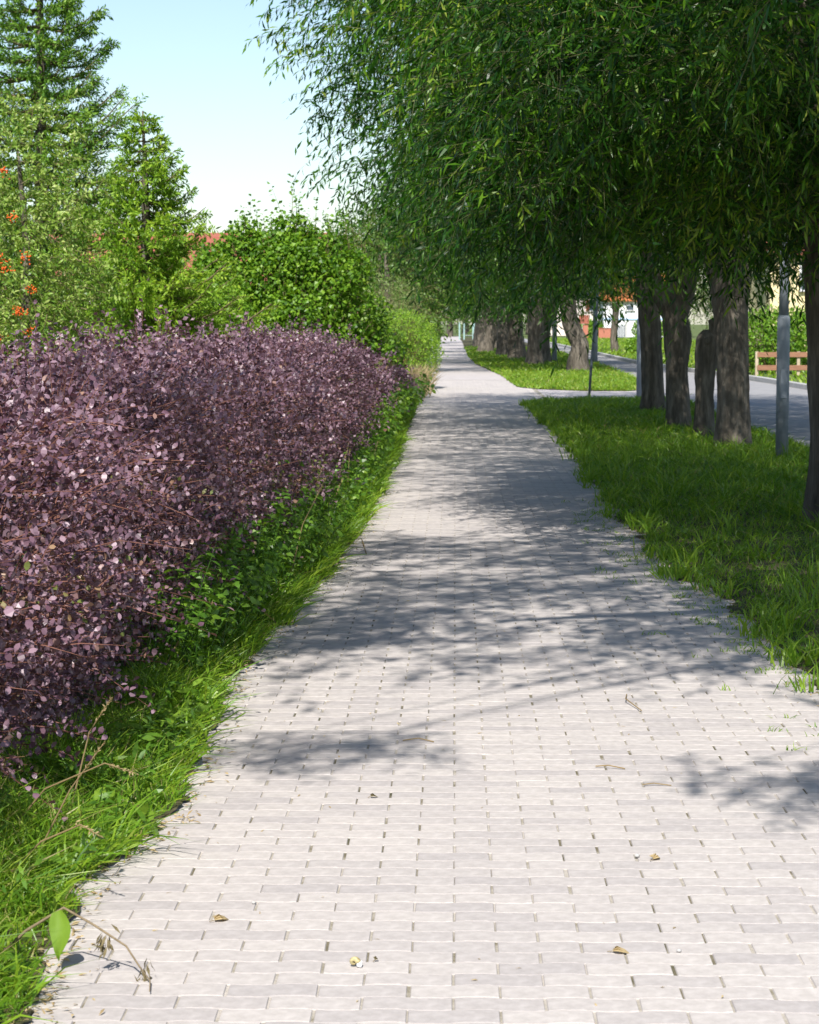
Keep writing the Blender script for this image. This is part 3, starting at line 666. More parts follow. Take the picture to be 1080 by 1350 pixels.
# stalks leaning out of hedge and grass: each a thing of its own
def stalk(name, label, cat, pts, r, mat, seed_head=True, group=None):
    t = thing(name, label, cat, pts[0], 0, group)
    q = [tuple(np.array(p) - np.array(pts[0])) for p in pts]
    Mesh().tube(q, [r * (1 - .6 * i / (len(q) - 1)) for i in range(len(q))], 6).build('stem', mat, t)
    if seed_head:
        e = np.array(q[-1]); d = nrm((e - np.array(q[-2]))[None])[0]; l = Leaves(); m = 34
        s = rng.random(m); P = e - d * s[:, None] * .11
        l.add(P, d[None] * .9 + rng.normal(size=(m, 3)) * .35, rng.normal(size=(m, 3)), .016, .005, rng.random(m), lod=2)
        l.build('seed_head', M['straw'], t)
    return t
stalk('grass_stalk', 'straw coloured grass stalk arching out of the hedge above the nettles', 'grass stalk', [(-1.52, 10.4, .78), (-1.36, 10.35, .90), (-1.20, 10.3, .88), (-1.09, 10.3, .80)], .006, M['deadstem'], False)
stalk('grass_stalk', 'long pale green stalk leaning across the front of the hedge at the picture edge', 'grass stalk', [(-1.68, 7.6, .52), (-1.58, 7.6, .70), (-1.46, 7.6, .87)], .005, M['weed'], False)
for (p, lb) in (
    ([(-1.30, 6.1, .02), (-1.15, 6.0, .18), (-1.03, 5.95, .24), (-.97, 5.9, .22)], 'dry grass stalk bowing over the paving just above the dead stem'),
    ([(-1.25, 6.4, .02), (-1.13, 6.35, .25), (-1.02, 6.3, .40)], 'straight dry grass stalk with seed head above the dead stem'),
    ([(-1.25, 7.0, .02), (-1.18, 7.0, .30), (-1.10, 6.95, .42)], 'green grass stalk with a pale ear in front of the dark hedge foot'),
    ([(-1.4, 6.7, .02), (-1.25, 6.6, .2), (-1.05, 6.5, .3), (-.95, 6.45, .28)], 'tan stalk sweeping low to the edge of the paving')):
    stalk('grass_stalk', lb, 'grass stalk', p, .0032, M['straw'], True, 'seeding grass stalks by the hedge')
for i in range(16):
    y = float(rng.uniform(9, 30)); x = float(left_edge(y) - rng.uniform(.1, .4)); h = float(rng.uniform(.35, .75)); l = float(rng.uniform(.02, .25))
    stalk('grass_stalk', 'thin seeding grass stalk among the verge grass below the hedge', 'grass stalk', [(x, y, .02), (x + l * .4, y, h * .6), (x + l, y, h)], .004, M['straw'], True, 'thin stalks in the hedge verge')

# ------------------------------------------------------------------ shrubs and trees on the left
def bush(name, label, cat, loc, lumps, n, L, Wd, mat, lod=2, tint=(0, 1), stemm=None, shell=.3, upn=.3, extra=None):
    t = thing(name, label, cat, loc); lv, tw = Leaves(), Twigs()
    vol = np.array([l[3] * l[4] * l[5] for l in lumps]) ** .67; cnt = (vol / vol.sum() * n).astype(int)
    for (cx, cy, cz, rx, ry, rz), m in zip(lumps, cnt):
        d = nrm(rng.normal(size=(m, 3))); q = 1 - shell * rng.random(m)[:, None] ** 1.3
        q = q * (1 + .12 * wob(d[:, 0] * 5 + cx * 3, d[:, 2] * 5 + d[:, 1] * 4, cx))[:, None]
        P = np.array((cx, cy, cz)) + d * q * np.array((rx, ry, rz)); keep = P[:, 2] > .03; P, d = P[keep], d[keep]; m = len(P)
        ld = d * .6 + rng.normal(size=(m, 3)) * .7 + np.array((0, 0, -.15)); ln = d * .7 + rng.normal(size=(m, 3)) * .55 + np.array((0, 0, upn))
        tn = np.clip(rng.uniform(tint[0], tint[1], m) + .1 * wob(P[:, 0] * 4, P[:, 2] * 4 + P[:, 1], 1), 0, 1)
        sz = rng.uniform(.6, 1.2, m); lv.add(P, ld, ln, L * sz, Wd * sz, tn, lod=lod)
        k = max(6, m // 60); e = np.array((cx, cy, cz)) + nrm(rng.normal(size=(k, 3)) + np.array((0, 0, .4))) * .92 * np.array((rx, ry, rz))
        b = np.stack([e[:, 0] * .4, e[:, 1] * .4, np.zeros(k)], 1)
        tw.add(np.stack([b, (b + e) / 2 + np.array((0, 0, .15)), e], 1), .014)
    if extra: extra(lv, tw)
    lv.build('foliage', mat, t, kind='stuff'); tw.build('stems', stemm or M['twig'], t, kind='stuff')
    return t

def sprouts(pts, h, L, Wd, nl=14):
    def f(lv, tw):
        for (x, y, z, hh) in pts:
            k = 5; st = np.array([(x, y, z)] * k) + rng.normal(size=(k, 3)) * np.array((.14, .14, .05))
            shoots(lv, tw, st, rng.normal(size=(k, 3)) * .12 + np.array((0, 0, 1.0)), hh * h * rng.uniform(.55, 1, k), nl, L, Wd, .03, lod=2, down=0, spread=.9, tint=(.1, .8), fwd=.3, stemr=.008)
    return f

bush('leafy_shrub', 'broad bright green shrub with upright sprouts behind the hedge', 'shrub', (-3.15, 40, 0),
     [(0, .1, 1.3, 1.4, 1.1, 1.3)] + [(float(a), float(b), float(c), float(r), float(r) * .9, float(r) * .85) for a, b, c, r in
      [(-1.35, 0, .9, .75), (-1.5, -.1, 1.6, .5), (-1.0, -.5, 1.9, .62), (-1.15, 0, 2.45, .55), (-.75, -.2, 2.8, .5), (0, -.2, 2.85, .5), (.9, 0, 2.85, .42), (-.7, 0, 3.15, .36), (.2, 0, 3.3, .34), (-1.3, .1, 2.8, .34), (-.2, -.6, 2.3, .62), (-.35, .2, 2.95, .42), (.35, -.5, 2.75, .5), (.5, .2, 3.05, .36),
       (.85, -.4, 2.3, .6), (1.25, 0, 2.55, .42), (1.4, -.2, 1.75, .6), (1.6, 0, 1.0, .7), (.4, -.95, 1.7, .65), (-.5, -.95, 1.3, .7), (.9, -.8, 1.0, .65), (-1.9, .1, 1.3, .42)]],
     30000, .10, .072, M['bush'], shell=.55, extra=sprouts([(-.75, 0, 2.9, .9), (-.55, 0, 3.0, 1.0), (-.35, 0, 3.1, .7), (.1, 0, 3.0, 1.0), (.2, .1, 3.1, 1.35), (.95, 0, 2.8, .9), (-1.2, 0, 2.3, .6), (-1.6, 0, 1.9, .7), (.55, 0, 3.0, .8), (1.3, 0, 2.7, .8)], 1.0, .10, .065, 12))
bush('sapling_shrub', 'tall thin sapling thicket with reddish tips right of the broad green shrub', 'shrub', (-3.0, 50, 0),
     [(0, 0, 1.6, 1.0, .9, 1.7), (-.5, 0, 2.6, .6, .6, 1.0), (.4, 0, 2.5, .5, .6, 1.0)],
     11000, .11, .06, M['sapling'], stemm=M['redtwig'], extra=sprouts([(-.6, 0, 3.0, 1.3), (-.2, 0, 3.0, 1.6), (.3, 0, 2.9, 1.5), (.6, 0, 2.9, 1.0)], 1.0, .085, .045))
bush('leafy_shrub', 'yellow green low shrub filling the gap between conifer and broad shrub', 'shrub', (-4.75, 37, 0),
     [(0, 0, 1.0, 1.1, 1.0, 1.25), (-.9, .2, .9, 1.0, .9, 1.2), (.6, -.2, 1.5, .8, .8, .95), (-.2, 0, 1.7, .7, .7, .7)], 18000, .085, .055, M['bush'], tint=(.2, 1))
bush('clipped_bush', 'rounded bright green clipped bush leaning over the path past the hedge', 'bush', (-1.35, 54, 0),
     [(0, 0, .95, 1.0, 1.5, 1.0), (.35, .2, .75, .62, 1.1, .75), (-.5, 0, .9, .8, 1.2, .95), (.1, -.6, .9, .8, .9, .95)], 24000, .07, .022, M['clipped'], shell=.16, upn=.7)
bush('feathery_shrub', 'hazy grey green feathery shrub behind the clipped bush', 'shrub', (-1.75, 62, 0),
     [(0, 0, 1.5, 1.0, 1.0, 1.5), (-.9, 0, 1.3, 1.0, .9, 1.3)], 9000, .12, .02, M['feather'], shell=.5)
bush('dark_bush', 'dark green rounded bush jutting to the path near its far end', 'bush', (-1.85, 138, 0),
     [(0, 0, .9, .95, 1.5, 1.0), (-.8, 0, 1.4, 1.1, 1.5, 1.5)], 5000, .22, .12, M['darkleaf'])

def leafy_tree(label, loc, h, r, mat, n=7000, L=.22, Wd=.12, z0=.9, name='leafy_tree'):
    t = thing(name, label, 'tree', loc); lv, tw = Leaves(), Twigs()
    link('trunk', trunk_mesh([(0, 0, -.1), (0, 0, h * .2), (.1, 0, h * .5), (0, .1, h * .85)], [.22, .17, .12, .03], n=9, k=10), M['bark'], t)
    C = clusters(90, (0, 0, (h + z0) / 2), (r, r, (h - z0) / 2), 2.2, .45); per = max(2, n // (90 * 8))
    st = np.repeat(C, per, 0) + rng.normal(size=(90 * per, 3)) * .35
    shoots(lv, tw, st, nrm(st - np.array((0, 0, h * .45))) + rng.normal(size=st.shape) * .5, .6, 8, L, Wd, .25, down=.3, tint=(0, 1), clump=np.repeat(rng.normal(size=90) * .12, per), stemr=.01)
    lv.build('crown', mat, t); tw.build('twigs', M['twig'], t)
    return t
tA = leafy_tree('dark small leaved tree beyond the sapling thicket, below the willow crown', (-2.3, 72, 0), 5.0, 1.9, M['darkleaf'], n=11000, L=.13, Wd=.07)
leafy_tree('mid green tree standing left of the far path behind the clipped bush', (-3.2, 92, 0), 6.2, 2.6, M['darkleaf'], n=9000, L=.18, Wd=.1)
tB = leafy_tree('light green tree at the left side of the far path end', (-3.4, 120, 0), 6.4, 2.6, M['bush'], n=8000)
copy_tree(tB, (-4.2, 165, 0), 1.2, 1.25, 'light green tree farthest down the left side of the path')
copy_tree(tB, (-8.6, 66, 0), .5, .55, 'light green garden tree between the spruce and the red roof')
copy_tree(tA, (-12.2, 60, 0), 1.5, .95, 'dark garden tree behind the rowan and the spruce')
copy_tree(tA, (-.6, 250, 0), 2.0, 1.9, 'bluish green tree closing the view at the end of the path')
copy_tree(tB, (4.5, 262, 0), 3.0, 1.5, 'green tree closing the view behind the pale gate')
for (x, y, s, lb) in ((-9, 260, 1.7, 'tall tree on the left of the distant tree line'), (-16, 230, 1.6, 'spreading tree far behind the red roofed house'),
                      (10, 300, 1.8, 'distant tree behind the white house'), (17, 290, 1.9, 'distant tree right of the orange roof'), (26, 250, 1.8, 'distant tree behind the yellow house'), (1.5, 320, 2.1, 'farthest tree straight down the path')):
    copy_tree(tB if s < 1.75 else tA, (x, y, 0), x, s * (1 if s < 1.75 else 1.2), lb)

def conifer(label, loc, h, rmax, mat, levels, per, nb, nl, needle, nw, z0=.3, upturn=.5, seed=0, tint=(0, .9), power=.8, jit=.25):
    t = thing('conifer_tree', label, 'tree', loc); lv, tw = Leaves(), Twigs()
    link('trunk', trunk_mesh([(0, 0, -.1), (0, 0, h * .3), (.03, 0, h * .7), (0, 0, h)], [.16, .12, .06, .012], n=9, k=12), M['bark'], t)
    br = Mesh()
    for i in range(levels):
        f = i / (levels - 1); z = z0 + (h - z0 - .15) * f
        R0 = rmax * (1 - f) ** power + .12
        for j in range(per):
            a = 2.4 * i + 2 * math.pi * j / per + rng.normal() * .25; ln = R0 * rng.uniform(.9 - jit, .93 + jit)
            d = np.array((math.cos(a), math.sin(a), 0)); s = np.linspace(0, 1, 6)
            zc = -.16 * ln * np.sin(s * 2.6) + upturn * ln * np.clip(s - .45, 0, 1) ** 1.6 + .25 * f * ln * s
            pts = np.array((0, 0, z)) + d * (ln * s)[:, None] + np.array((0, 0, 1)) * zc[:, None]
            br.tube(pts, [.022 * (1 - .8 * q) * (ln / 1.2 + .3) for q in s], 4, False)
            m = max(3, int(nb * ln / rmax)); u = rng.uniform(.15, 1, m); P = np.stack([np.interp(u, s, pts[:, q]) for q in range(3)], 1)
            sd = np.array((-d[1], d[0], 0)) * np.where(np.arange(m) % 2 == 0, 1, -1)[:, None]
            bd = d * .75 + sd * .75 * (1.05 - u)[:, None] + np.array((0, 0, .1)) + rng.normal(size=(m, 3)) * .18
            shoots(lv, tw, P, bd, (.16 + .36 * (1 - u)) * (.5 + ln * .5) * rng.uniform(.7, 1.2, m), nl, needle, nw, .12 - upturn * .3, lod=2, down=0, spread=.8, tint=tint, stemr=.005, clump=np.full(m, rng.normal() * .12), fwd=.6)
    br.build('branches', M['twig'], t, kind='stuff'); tw.build('twigs', M['twig'], t, kind='stuff'); lv.build('needles', mat, t, kind='stuff')
    return t
conifer('tall dark spruce with upswept branch tips reaching above the picture top', (-6.75, 36, 0), 9.2, 2.3, M['spruce'], 34, 8, 42, 13, .105, .030, upturn=.5)
conifer('smaller yellow green conifer with a thin leading tip right of the spruce', (-4.72, 33.5, 0), 4.8, 1.85, M['larch'], 30, 7, 38, 13, .10, .028, upturn=.35, power=.95, jit=.45)

# rowan with berries
rw = thing('rowan_tree', 'rowan with clusters of orange berries at the left picture edge', 'tree', (-4.95, 25, 0))
link('trunk', trunk_mesh([(0, 0, -.1), (0, 0, 1.0), (.1, 0, 2.2), (0, 0, 3.6)], [.10, .08, .05, .015], n=9, k=12), M['bark'], rw)
lv, tw = Leaves(), Twigs()
C = clusters(190, (-.25, 0, 2.3), (1.05, 1.0, 1.85), 2.2, .35); st = np.repeat(C, 12, 0) + rng.normal(size=(2280, 3)) * .18
shoots(lv, tw, st, nrm(st - np.array((0, 0, 2.0))) * .8 + rng.normal(size=st.shape) * .5, rng.uniform(.16, .30, 2280), 13, .07, .025, .5, lod=2, down=.25, spread=.95, tint=(0, 1), fwd=.35, stemr=.004, clump=np.repeat(rng.normal(size=190) * .12, 12))
lv.build('crown', M['rowan'], rw); tw.build('twigs', M['twig'], rw)
for (x, z) in ((.28, 3.25), (.12, 2.85), (.22, 2.3), (.47, 2.33), (.3, 2.2), (.46, 1.72), (.42, 1.75), (.02, 1.95), (.0, 1.42), (.2, 1.45), (.5, 1.52), (-.1, 2.4), (-.3, 2.9), (.35, 2.75), (.55, 1.98), (.05, 2.6)):
    m = Mesh()
    for k in range(22):
        m.ball((rng.normal() * .038, rng.normal() * .038, rng.normal() * .028), .0085 + .003 * rng.random(), 5, 4)
    b = m.build('berry_cluster', M['berry'], rw, smooth=True, kind='stuff'); b.location = (x - .2, -1.05 - .15 * rng.random(), z)

# ------------------------------------------------------------------ street furniture
def lamp_post(label, loc, r, lean=0.0, h=6.5):
    t = thing('lamp_post', label, 'lamp post', loc, 0, 'grey lamp posts along the road')
    Mesh().tube([(0, 0, -.2), (0, 0, 1.66), (0, 0, 1.70)], [r * 1.12, r * 1.12, r * .95], 16).build('base_sleeve', M['steel'], t, True)
    Mesh().tube([(0, 0, 1.701), (0, 0, 2.3), (.0, 0, h)], [r * .86, r * .84, r * .5], 16).build('shaft', M['steel'], t, True)
    Mesh().tube([(0, 0, h - .05), (.35, 0, h + .35), (1.1, 0, h + .5)], [r * .45, r * .4, r * .35], 8).build('arm', M['steel'], t, True)
    Mesh().box((1.4, 0, h + .5), (.65, .26, .13)).box((1.4, 0, h + .41), (.5, .2, .05)).build('lamp_head', M['darksteel'], t)
    Mesh().box((0, -r * 1.12 - .004, .9), (r * 1.1, .012, .34)).build('hatch', M['steel'], t)
    return t
lamp_post('nearest grey steel lamp post standing in the grass beside the thickest trunk', (3.87, 26.1, 0), .068)
lamp_post('slim grey lamp post showing beside the half hidden dark trunk', (3.98, 47.6, 0), .062)
lamp_post('grey lamp post at the road between the dark pair and the leaning trunk', (4.05, 90, 0), .09)
lamp_post('bluish lamp post among the pale trunks far down the row', (3.0, 138, 0), .10)
sp = thing('street_sign', 'street name sign, blue plate on a grey post by the road', 'street sign', (5.45, 86, 0))
Mesh().tube([(0, 0, -.1), (0, 0, 3.15)], .10, 12).build('post', M['steel'], sp, True)
Mesh().box((-.38, -.12, 2.72), (.86, .03, .36)).build('sign_plate', M['signblue'], sp)
pl = [o for o in sp.children if o.name.startswith('sign_plate')][0]
m = Mesh(); xx = -.74
for w_ in (.05, .09, .04, .10, .06, .08): m.box((xx + w_ / 2, -.139, 2.78), (w_, .006, .075)); xx += w_ + .03
xx = -.70
for w_ in (.08, .05, .10, .04, .07): m.box((xx + w_ / 2, -.139, 2.64), (w_, .006, .06)); xx += w_ + .035
m.build('lettering', M['white'], pl)
Mesh().box((-.03, -.139, 2.74), (.13, .006, .22)).build('emblem', M['signred'], pl)
lp = thing('leaning_pole', 'thin dark pole leaning right at the corner of the side path', 'pole', (2.80, 46.2, 0))
Mesh().tube([(0, 0, -.1), (.06, 0, .9), (.13, 0, 1.7), (.2, 0, 2.55)], .028, 8).build('shaft', M['darksteel'], lp, True)
Mesh().box((.2, 0, 2.57), (.07, .07, .04)).build('cap', M['darksteel'], lp)

# low timber fence beyond the road
fn = thing('rail_fence', 'low brown timber fence with two rails across the road', 'fence', (9.0, 66, 0))
for k in range(7):
    Mesh().box((k * .62, 0, .36), (.09, .09, .78)).build('post', M['post'], fn)
for k in range(2):
    for z in (.66, .27):
        Mesh().box((k * 1.86 + .93, -.07, z), (1.84, .04, .15)).build('rail', M['rail'], fn)
for (x, y, h, r, lb) in ((10.2, 72, 2.1, 1.3, 'light green garden shrub behind the low timber fence'), (12.3, 74, 2.3, 1.4, 'green garden shrub right of the grey post behind the fence'), (14.2, 73, 2.0, 1.3, 'garden shrub at the far right behind the fence')):
    bush('garden_shrub', lb, 'shrub', (x, y, 0), [(0, 0, h * .5, r, r * .8, h * .5), (.5, -.2, h * .6, r * .6, r * .6, h * .42), (-.5, 0, h * .45, r * .7, r * .6, h * .45)], 6500, .13, .07, M['bush'], tint=(.2, 1))

# pollard on the far lawn, brick gate, gates at the path end
pt = willow('slender pollard with bare knobbly head on the lawn across the road', (8.95, 124, 0), [(0, 0, -.1), (-.05, 0, .7), (0, 0, 1.5), (.05, 0, 2.3), (.0, 0, 2.7)], [.26, .2, .19, .2, .28], mC, mCt, (0, 0, 3), (1, 1, 1), 0, 60, k=14, n=12, group=None, cs=.55)
for c in pt.children:
    if not c.name.startswith('trunk'): c.location = (0, 0, 1.7)
bp = thing('brick_gate_pillar', 'red brick gate pillar with tiled cap in front of the pale house', 'gate pillar', (12.9, 219, 0))
Mesh().box((0, 0, .7), (.5, .5, 1.4)).build('pillar', M['brick'], bp); Mesh().box((-.15, 0, 1.9), (.95, .8, .85)).build('cap', M['tile_red'], bp)
bw = thing('brick_wall', 'low red brick garden wall right of the gate pillar', 'wall', (14.9, 220, 0))
Mesh().box((0, 0, .5), (1.25, .3, 1.0)).build('wall', M['brick'], bw); Mesh().box((0, 0, 1.03), (1.35, .4, .06)).build('coping', M['tile_red'], bw)
gt = thing('garden_gate', 'narrow grey slatted gate between pale posts under the white house', 'gate', (16.6, 222, 0))
for x in (-.55, .55): Mesh().box((x, 0, .8), (.18, .18, 1.7)).build('post', M['kerb'], gt)
for k in range(6): Mesh().box((-.38 + k * .152, 0, .7), (.10, .05, 1.3)).build('slat', M['darksteel'], gt)
eg = thing('pale_gate', 'pale teal gate closing the far end of the path', 'gate', (.75, 205, 0))
for x in (-.35, .08): Mesh().box((x, 0, .75), (.13, .13, 1.7)).build('post', M['teal'], eg)
Mesh().box((1.05, 0, .75), (.42, .10, 1.5)).build('panel', M['teal'], eg)
for z in (.4,): Mesh().box((.42, .02, z), (.84, .05, .06)).build('bar', M['steel'], eg)
wp = thing('marker_post', 'short white post on the left of the far path beside the dark bush', 'post', (-1.35, 128, 0))
Mesh().tube([(0, 0, -.1), (0, 0, 1.25)], .06, 8).build('post', M['white'], wp); Mesh().box((0, 0, 1.3), (.14, .14, .08)).build('cap', M['white'], wp)

# houses
def house(label, loc, w, d, eave, ridge, wall, tile, axis='x', wins=(), rz=0, trim=None):
    t = thing('house', label, 'house', loc, rz)
    body = Mesh().box((0, 0, eave / 2), (w, d, eave)); 
    if axis == 'x': body.add([(-w / 2, -d / 2, eave), (-w / 2, d / 2, eave), (-w / 2, 0, ridge - .1), (w / 2, -d / 2, eave), (w / 2, d / 2, eave), (w / 2, 0, ridge - .1)], [(0, 2, 1), (3, 4, 5)])
    else: body.add([(-w / 2, -d / 2, eave), (w / 2, -d / 2, eave), (0, -d / 2, ridge - .1), (-w / 2, d / 2, eave), (w / 2, d / 2, eave), (0, d / 2, ridge - .1)], [(0, 1, 2), (3, 5, 4)])
    body.build('walls', wall, t)
    o = .45; rf = Mesh()
    nrow = 9
    for sgn in (-1, 1):                        # tile courses, each a little proud of the one above
        for i in range(nrow):
            f0, f1 = i / nrow, (i + 1) / nrow
            half = (d if axis == 'x' else w) / 2 + o; ln = (w if axis == 'x' else d) / 2 + o
            a0, a1 = half * (1 - f0), half * (1 - f1); ez = eave - o * .5
            z0, z1 = ez + (ridge - ez) * f0 + .10, ez + (ridge - ez) * f1 + .04
            q = [(-ln, sgn * a0, z0), (ln, sgn * a0, z0), (ln, sgn * a1, z1), (-ln, sgn * a1, z1), (-ln, sgn * a0, z0 - .09), (ln, sgn * a0, z0 - .09), (ln, sgn * a1, z1 - .06), (-ln, sgn * a1, z1 - .06)]
            if axis != 'x': q = [(y_, x_, z_) for x_, y_, z_ in q]
            rf.add(q, [(0, 1, 2, 3), (4, 7, 6, 5), (0, 4, 5, 1), (0, 3, 7, 4), (1, 5, 6, 2)])
    roof = rf.build('roof', tile, t)
    Mesh().box((-w * .38, .8, ridge - .2), (.6, .6, 1.2)).build('chimney', M['brick'], roof)
    for (x, z, ww, hh) in wins:
        f = Mesh().box((x, -d / 2 - .02, z), (ww + .2, .10, hh + .2)).build('window', M['white'], t)
        Mesh().box((x, -d / 2 - .075, z), (ww, .03, hh)).build('pane', M['glass'], f)
        Mesh().box((x, -d / 2 - .10, z - hh / 2 - .08), (ww + .3, .2, .05)).build('sill', M['kerb'], f)
    if trim: Mesh().box((0, -d / 2 - .06, trim[0]), (w + .1, .14, trim[1])).build('trim', M['bluetrim'], t)
    return t
house('white house with orange tiled roof and pale blue band across the road', (20.3, 246, 0), 8.2, 9, 4.1, 7.0, M['render_white'], M['tile_orange'], 'x', [(-1.2, 3.2, .7, .5), (.8, 3.25, .7, .5), (2.2, 1.2, 1.0, 1.1)], trim=(1.98, .16))
house('cream gabled house with red shutters left of the white house', (15.2, 270, 0), 7.5, 9, 4.6, 7.6, M['render_cream'], M['tile_red'], 'y', [(1.3, 3.6, .9, 1.2), (-1.4, 3.6, .9, 1.2)])
hs = [o for o in bpy.data.objects if o.name.startswith('house')][1]
for x in (.7, 1.95): Mesh().box((x, -4.56, 3.6), (.42, .06, 1.3)).build('shutter', M['tile_red'], hs)
house('pale yellow house behind the garden shrubs and low fence', (20.6, 116, 0), 9.4, 8, 5.2, 7.8, M['render_yellow'], M['tile_red'], 'x', [(1.8, 3.6, 1.1, 1.3), (-2.6, 3.9, 1.1, 1.3)])
house('house whose red tiled roof shows above the broad green shrub', (-12.0, 96, 0), 12, 9, 3.3, 5.45, M['render_cream'], M['tile_red'], 'x', [(1, 1.6, 1.2, 1.2), (4, 1.6, 1.2, 1.2)])
for (x, y, lb) in ((13.8, 233, 'green hedge in front of the cream house'), (19.6, 226, 'green garden bush right of the slatted gate')):
    bush('garden_bush', lb, 'bush', (x, y, 0), [(0, 0, .9, 1.5, 1.0, 1.1), (.8, 0, .8, 1.1, .9, 1.0)], 2500, .26, .16, M['bush'], tint=(.3, 1))
bush('garden_bush', 'small leafy bush at the foot of the pollard on the far lawn', 'bush', (9.6, 118, 0), [(0, 0, .35, .5, .5, .45)], 900, .16, .09, M['bush'], tint=(.4, 1))

# ------------------------------------------------------------------ small things on the paving
sn = thing('snail_shell', 'small cream snail shell lying on the sunny near paving', 'snail shell', (-.252, 5.42, .0))
m = Mesh(); pts = []; rad = []
for k in range(26):
    a = k * .5; r_ = .011 * math.exp(-.085 * k); pts.append((math.cos(a) * r_, -.001 + .0012 * k * .5, .0135 + math.sin(a) * r_)); rad.append(.0085 * math.exp(-.085 * k))
m.tube(pts, rad, 8).build('whorl', M['shell'], sn, True)
Mesh().tube([(.008, 0, .010), (.020, -.001, .009)], [.0085, .0095], 9).build('lip', M['white'], sn, True)

def crumpled_leaf(label, loc, L, rz, mat, group):
    t = thing('dry_leaf', label, 'leaf', loc, rz, group); l = Leaves()
    for q in range(3):
        l.add(np.array([[-.3 * L, 0, .004 + q * .003]]), np.array([[1, .25 * (q - 1), .25 - .1 * q]]), np.array([[.1, .5 * (q - 1), 1]]), L * (1 - .15 * q), L * .45, .5, bend=.5, fold=.35, lod=4)
    l.build('blade', mat, t); Mesh().tube([(-.3 * L, 0, .004), (-.55 * L, .1 * L, .002)], .0012, 5).build('stalk', M['deadstem'], t)
    return t
for (x, y, L, a, lb) in ((.605, 6.55, .05, 1.2, 'curled dry leaf right of a tiny pebble on the sunny paving'), (-.64, 5.84, .05, .8, 'rolled brown leaf near the dead stem on the paving'),
                         (.42, 5.56, .045, .1, 'flat grey leaf near the bottom of the paving'), (-.28, 7.4, .03, .6, 'small dark dry leaf midway on the sunny paving'), (-.2, 5.47, .02, 1.2, 'dark seed husk just right of the snail shell')):
    crumpled_leaf(lb, (x, y, .002), L, a, M['straw'] if L > .03 else M['twig'], None)
for (x, y, r_, lb) in ((.555, 6.58, .009, 'tiny pale pebble left of the curled dry leaf'), (-.56, 6.02, .006, 'tiny dark pebble by the rolled brown leaf'), (.58, 5.57, .007, 'dark pebble right of the flat grey leaf'), (.21, 14.6, .015, 'dark pebble in the dappled shade')):
    tag(Mesh().ball((0, 0, r_ * .6), r_, 7, 5, (1, .8, .7)).build('pebble', M['kerb'], None, True, (x, y, .001)), lb, 'pebble')
for (pts, r_, lb) in (([(.515, 7.93, .006), (.56, 7.92, .012), (.62, 7.9, .004)], .0024, 'straw twig lying above the curled dry leaf'), ([(.66, 7.62, .005), (.7, 7.62, .010), (.76, 7.61, .004)], .002, 'short pale twig below the leaf cluster shadow'),
                      ([(-.66, 15.9, .01), (-.69, 16.2, .02), (-.62, 15.3, .01)], .004, 'bent straw lying at the left edge of the shaded paving'),
                      ([(-.20, 8.42, .005), (-.14, 8.45, .008), (-.08, 8.40, .004)], .0024, 'yellowish twig beside the left leaf shadow'),
                      ([(.78, 9.1, .005), (.73, 9.3, .02), (.75, 9.5, .005)], .0025, 'thin twig in the sunny strip before the shade')):
    tag(Mesh().tube(pts, r_, 6).build('twig', M['straw'] if r_ < .006 else M['post'], None), lb, 'twig')
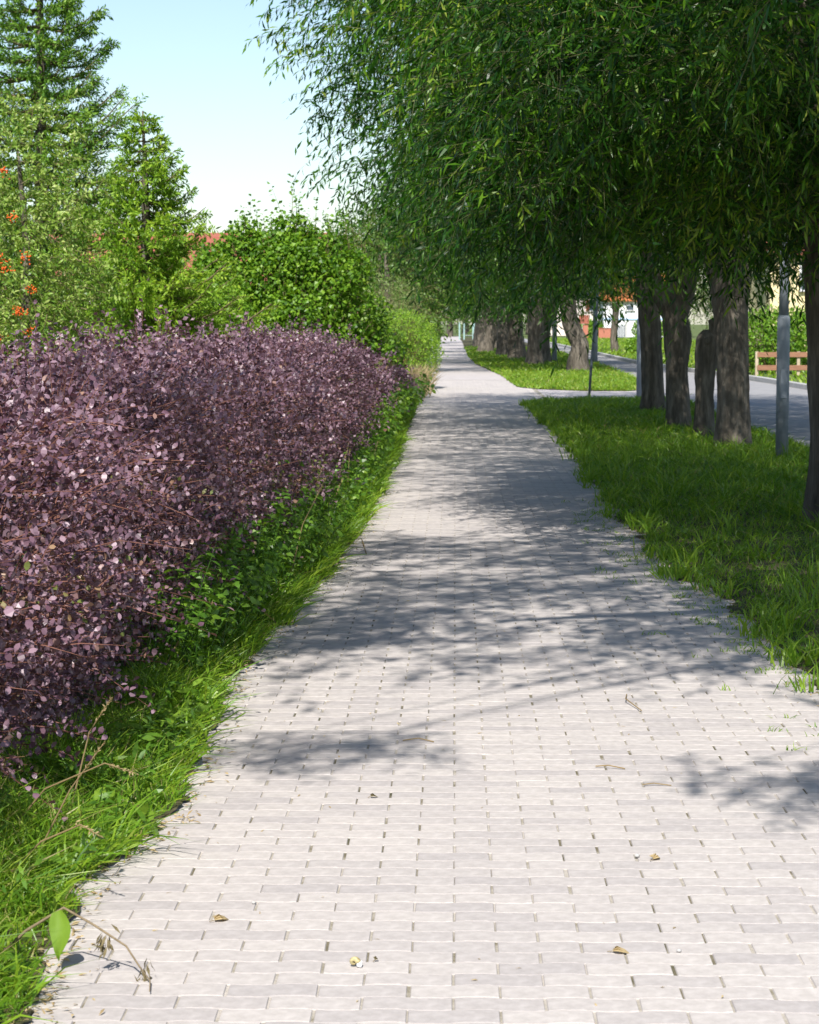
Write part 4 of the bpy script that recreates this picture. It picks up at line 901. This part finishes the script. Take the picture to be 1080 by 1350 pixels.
# litter of dry bits along both edges: nobody could count it
lv = Leaves(); n = 4200; y = 4.8 + 22 * rng.random(n) ** 1.6; lft = rng.random(n) < .5
x = np.where(lft, left_edge(y) + np.abs(rng.normal(size=n)) * .07 - .05, right_edge(y) - np.abs(rng.normal(size=n)) * .09 + .05)
lv.add(np.stack([x, y, np.full(n, .004) + rng.random(n) * .008], 1), rng.normal(size=(n, 3)) * np.array((1, 1, .15)), rng.normal(size=(n, 3)) * .4 + np.array((0, 0, 1)), rng.uniform(.008, .045, n), rng.uniform(.003, .012, n), rng.random(n), bend=.3, lod=2)
n = 160; y = rng.uniform(4.9, 16, n); x = left_edge(y) + rng.random(n) * (right_edge(y) - left_edge(y))
lv.add(np.stack([x, y, np.full(n, .004)], 1), rng.normal(size=(n, 3)) * np.array((1, 1, .1)), rng.normal(size=(n, 3)) * .3 + np.array((0, 0, 1)), rng.uniform(.01, .04, n), rng.uniform(.003, .007, n), rng.random(n), bend=.3, lod=2)
tag(lv.build('leaf_litter', M['straw']), 'dry straw and leaf crumbs along both edges of the paving', 'litter', kind='stuff')
# dead stem with hanging leaf at bottom left
ds = thing('dead_weed', 'dead brown weed stem bent over the paving with one green hanging leaf', 'weed', (-1.08, 5.42, 0))
Mesh().tube([(-.06, .02, .03), (.0, .0, .09), (.10, -.02, .155), (.18, -.05, .12), (.265, -.08, .075), (.30, -.1, .03), (.335, -.16, .012), (.345, -.24, .01)], [.0042, .004, .0035, .003, .0026, .0022, .0018, .0014], 7).build('stem', M['deadstem'], ds, True)
lm = Mesh(); st = np.linspace(0, 1, 10)
for q in st:
    w_ = .027 * math.sin(math.pi * min(1, q * .93 + .07) ** .72) ; cx = .085 + .012 * q + .006 * math.sin(q * 4); cy = -.03 - .018 * math.sin(q * 2.2); cz = .150 - .118 * q
    for u in (-1, -.5, 0, .5, 1): lm.V.append((cx + u * w_, cy - .006 * abs(u) * (1 + q) + .003 * math.sin(9 * q + u * 3), cz + .004 * u))
for a in range(9):
    for b in range(4): lm.F.append((a * 5 + b, a * 5 + b + 1, a * 5 + b + 6, a * 5 + b + 5))
lo = lm.build('hanging_leaf', M['weed'], ds, True); at = lo.data.attributes.new('tint', 'FLOAT', 'FACE'); at.data.foreach_set('value', np.array([.92 + .02 * (k % 4 in (1, 2)) for k in range(36)], dtype=np.float32))
for (c, k) in (((.215, -.065, .085), 26), ((.315, -.12, .03), 16)):
    l = Leaves(); P = np.array(c) + rng.normal(size=(k, 3)) * np.array((.009, .006, .016)); l.add(P, rng.normal(size=(k, 3)) * .4 + np.array((0, 0, -1)), rng.normal(size=(k, 3)), .035, .008, rng.random(k) * .4, bend=.3, lod=2); l.build('withered_leaf', M['twig'], ds)
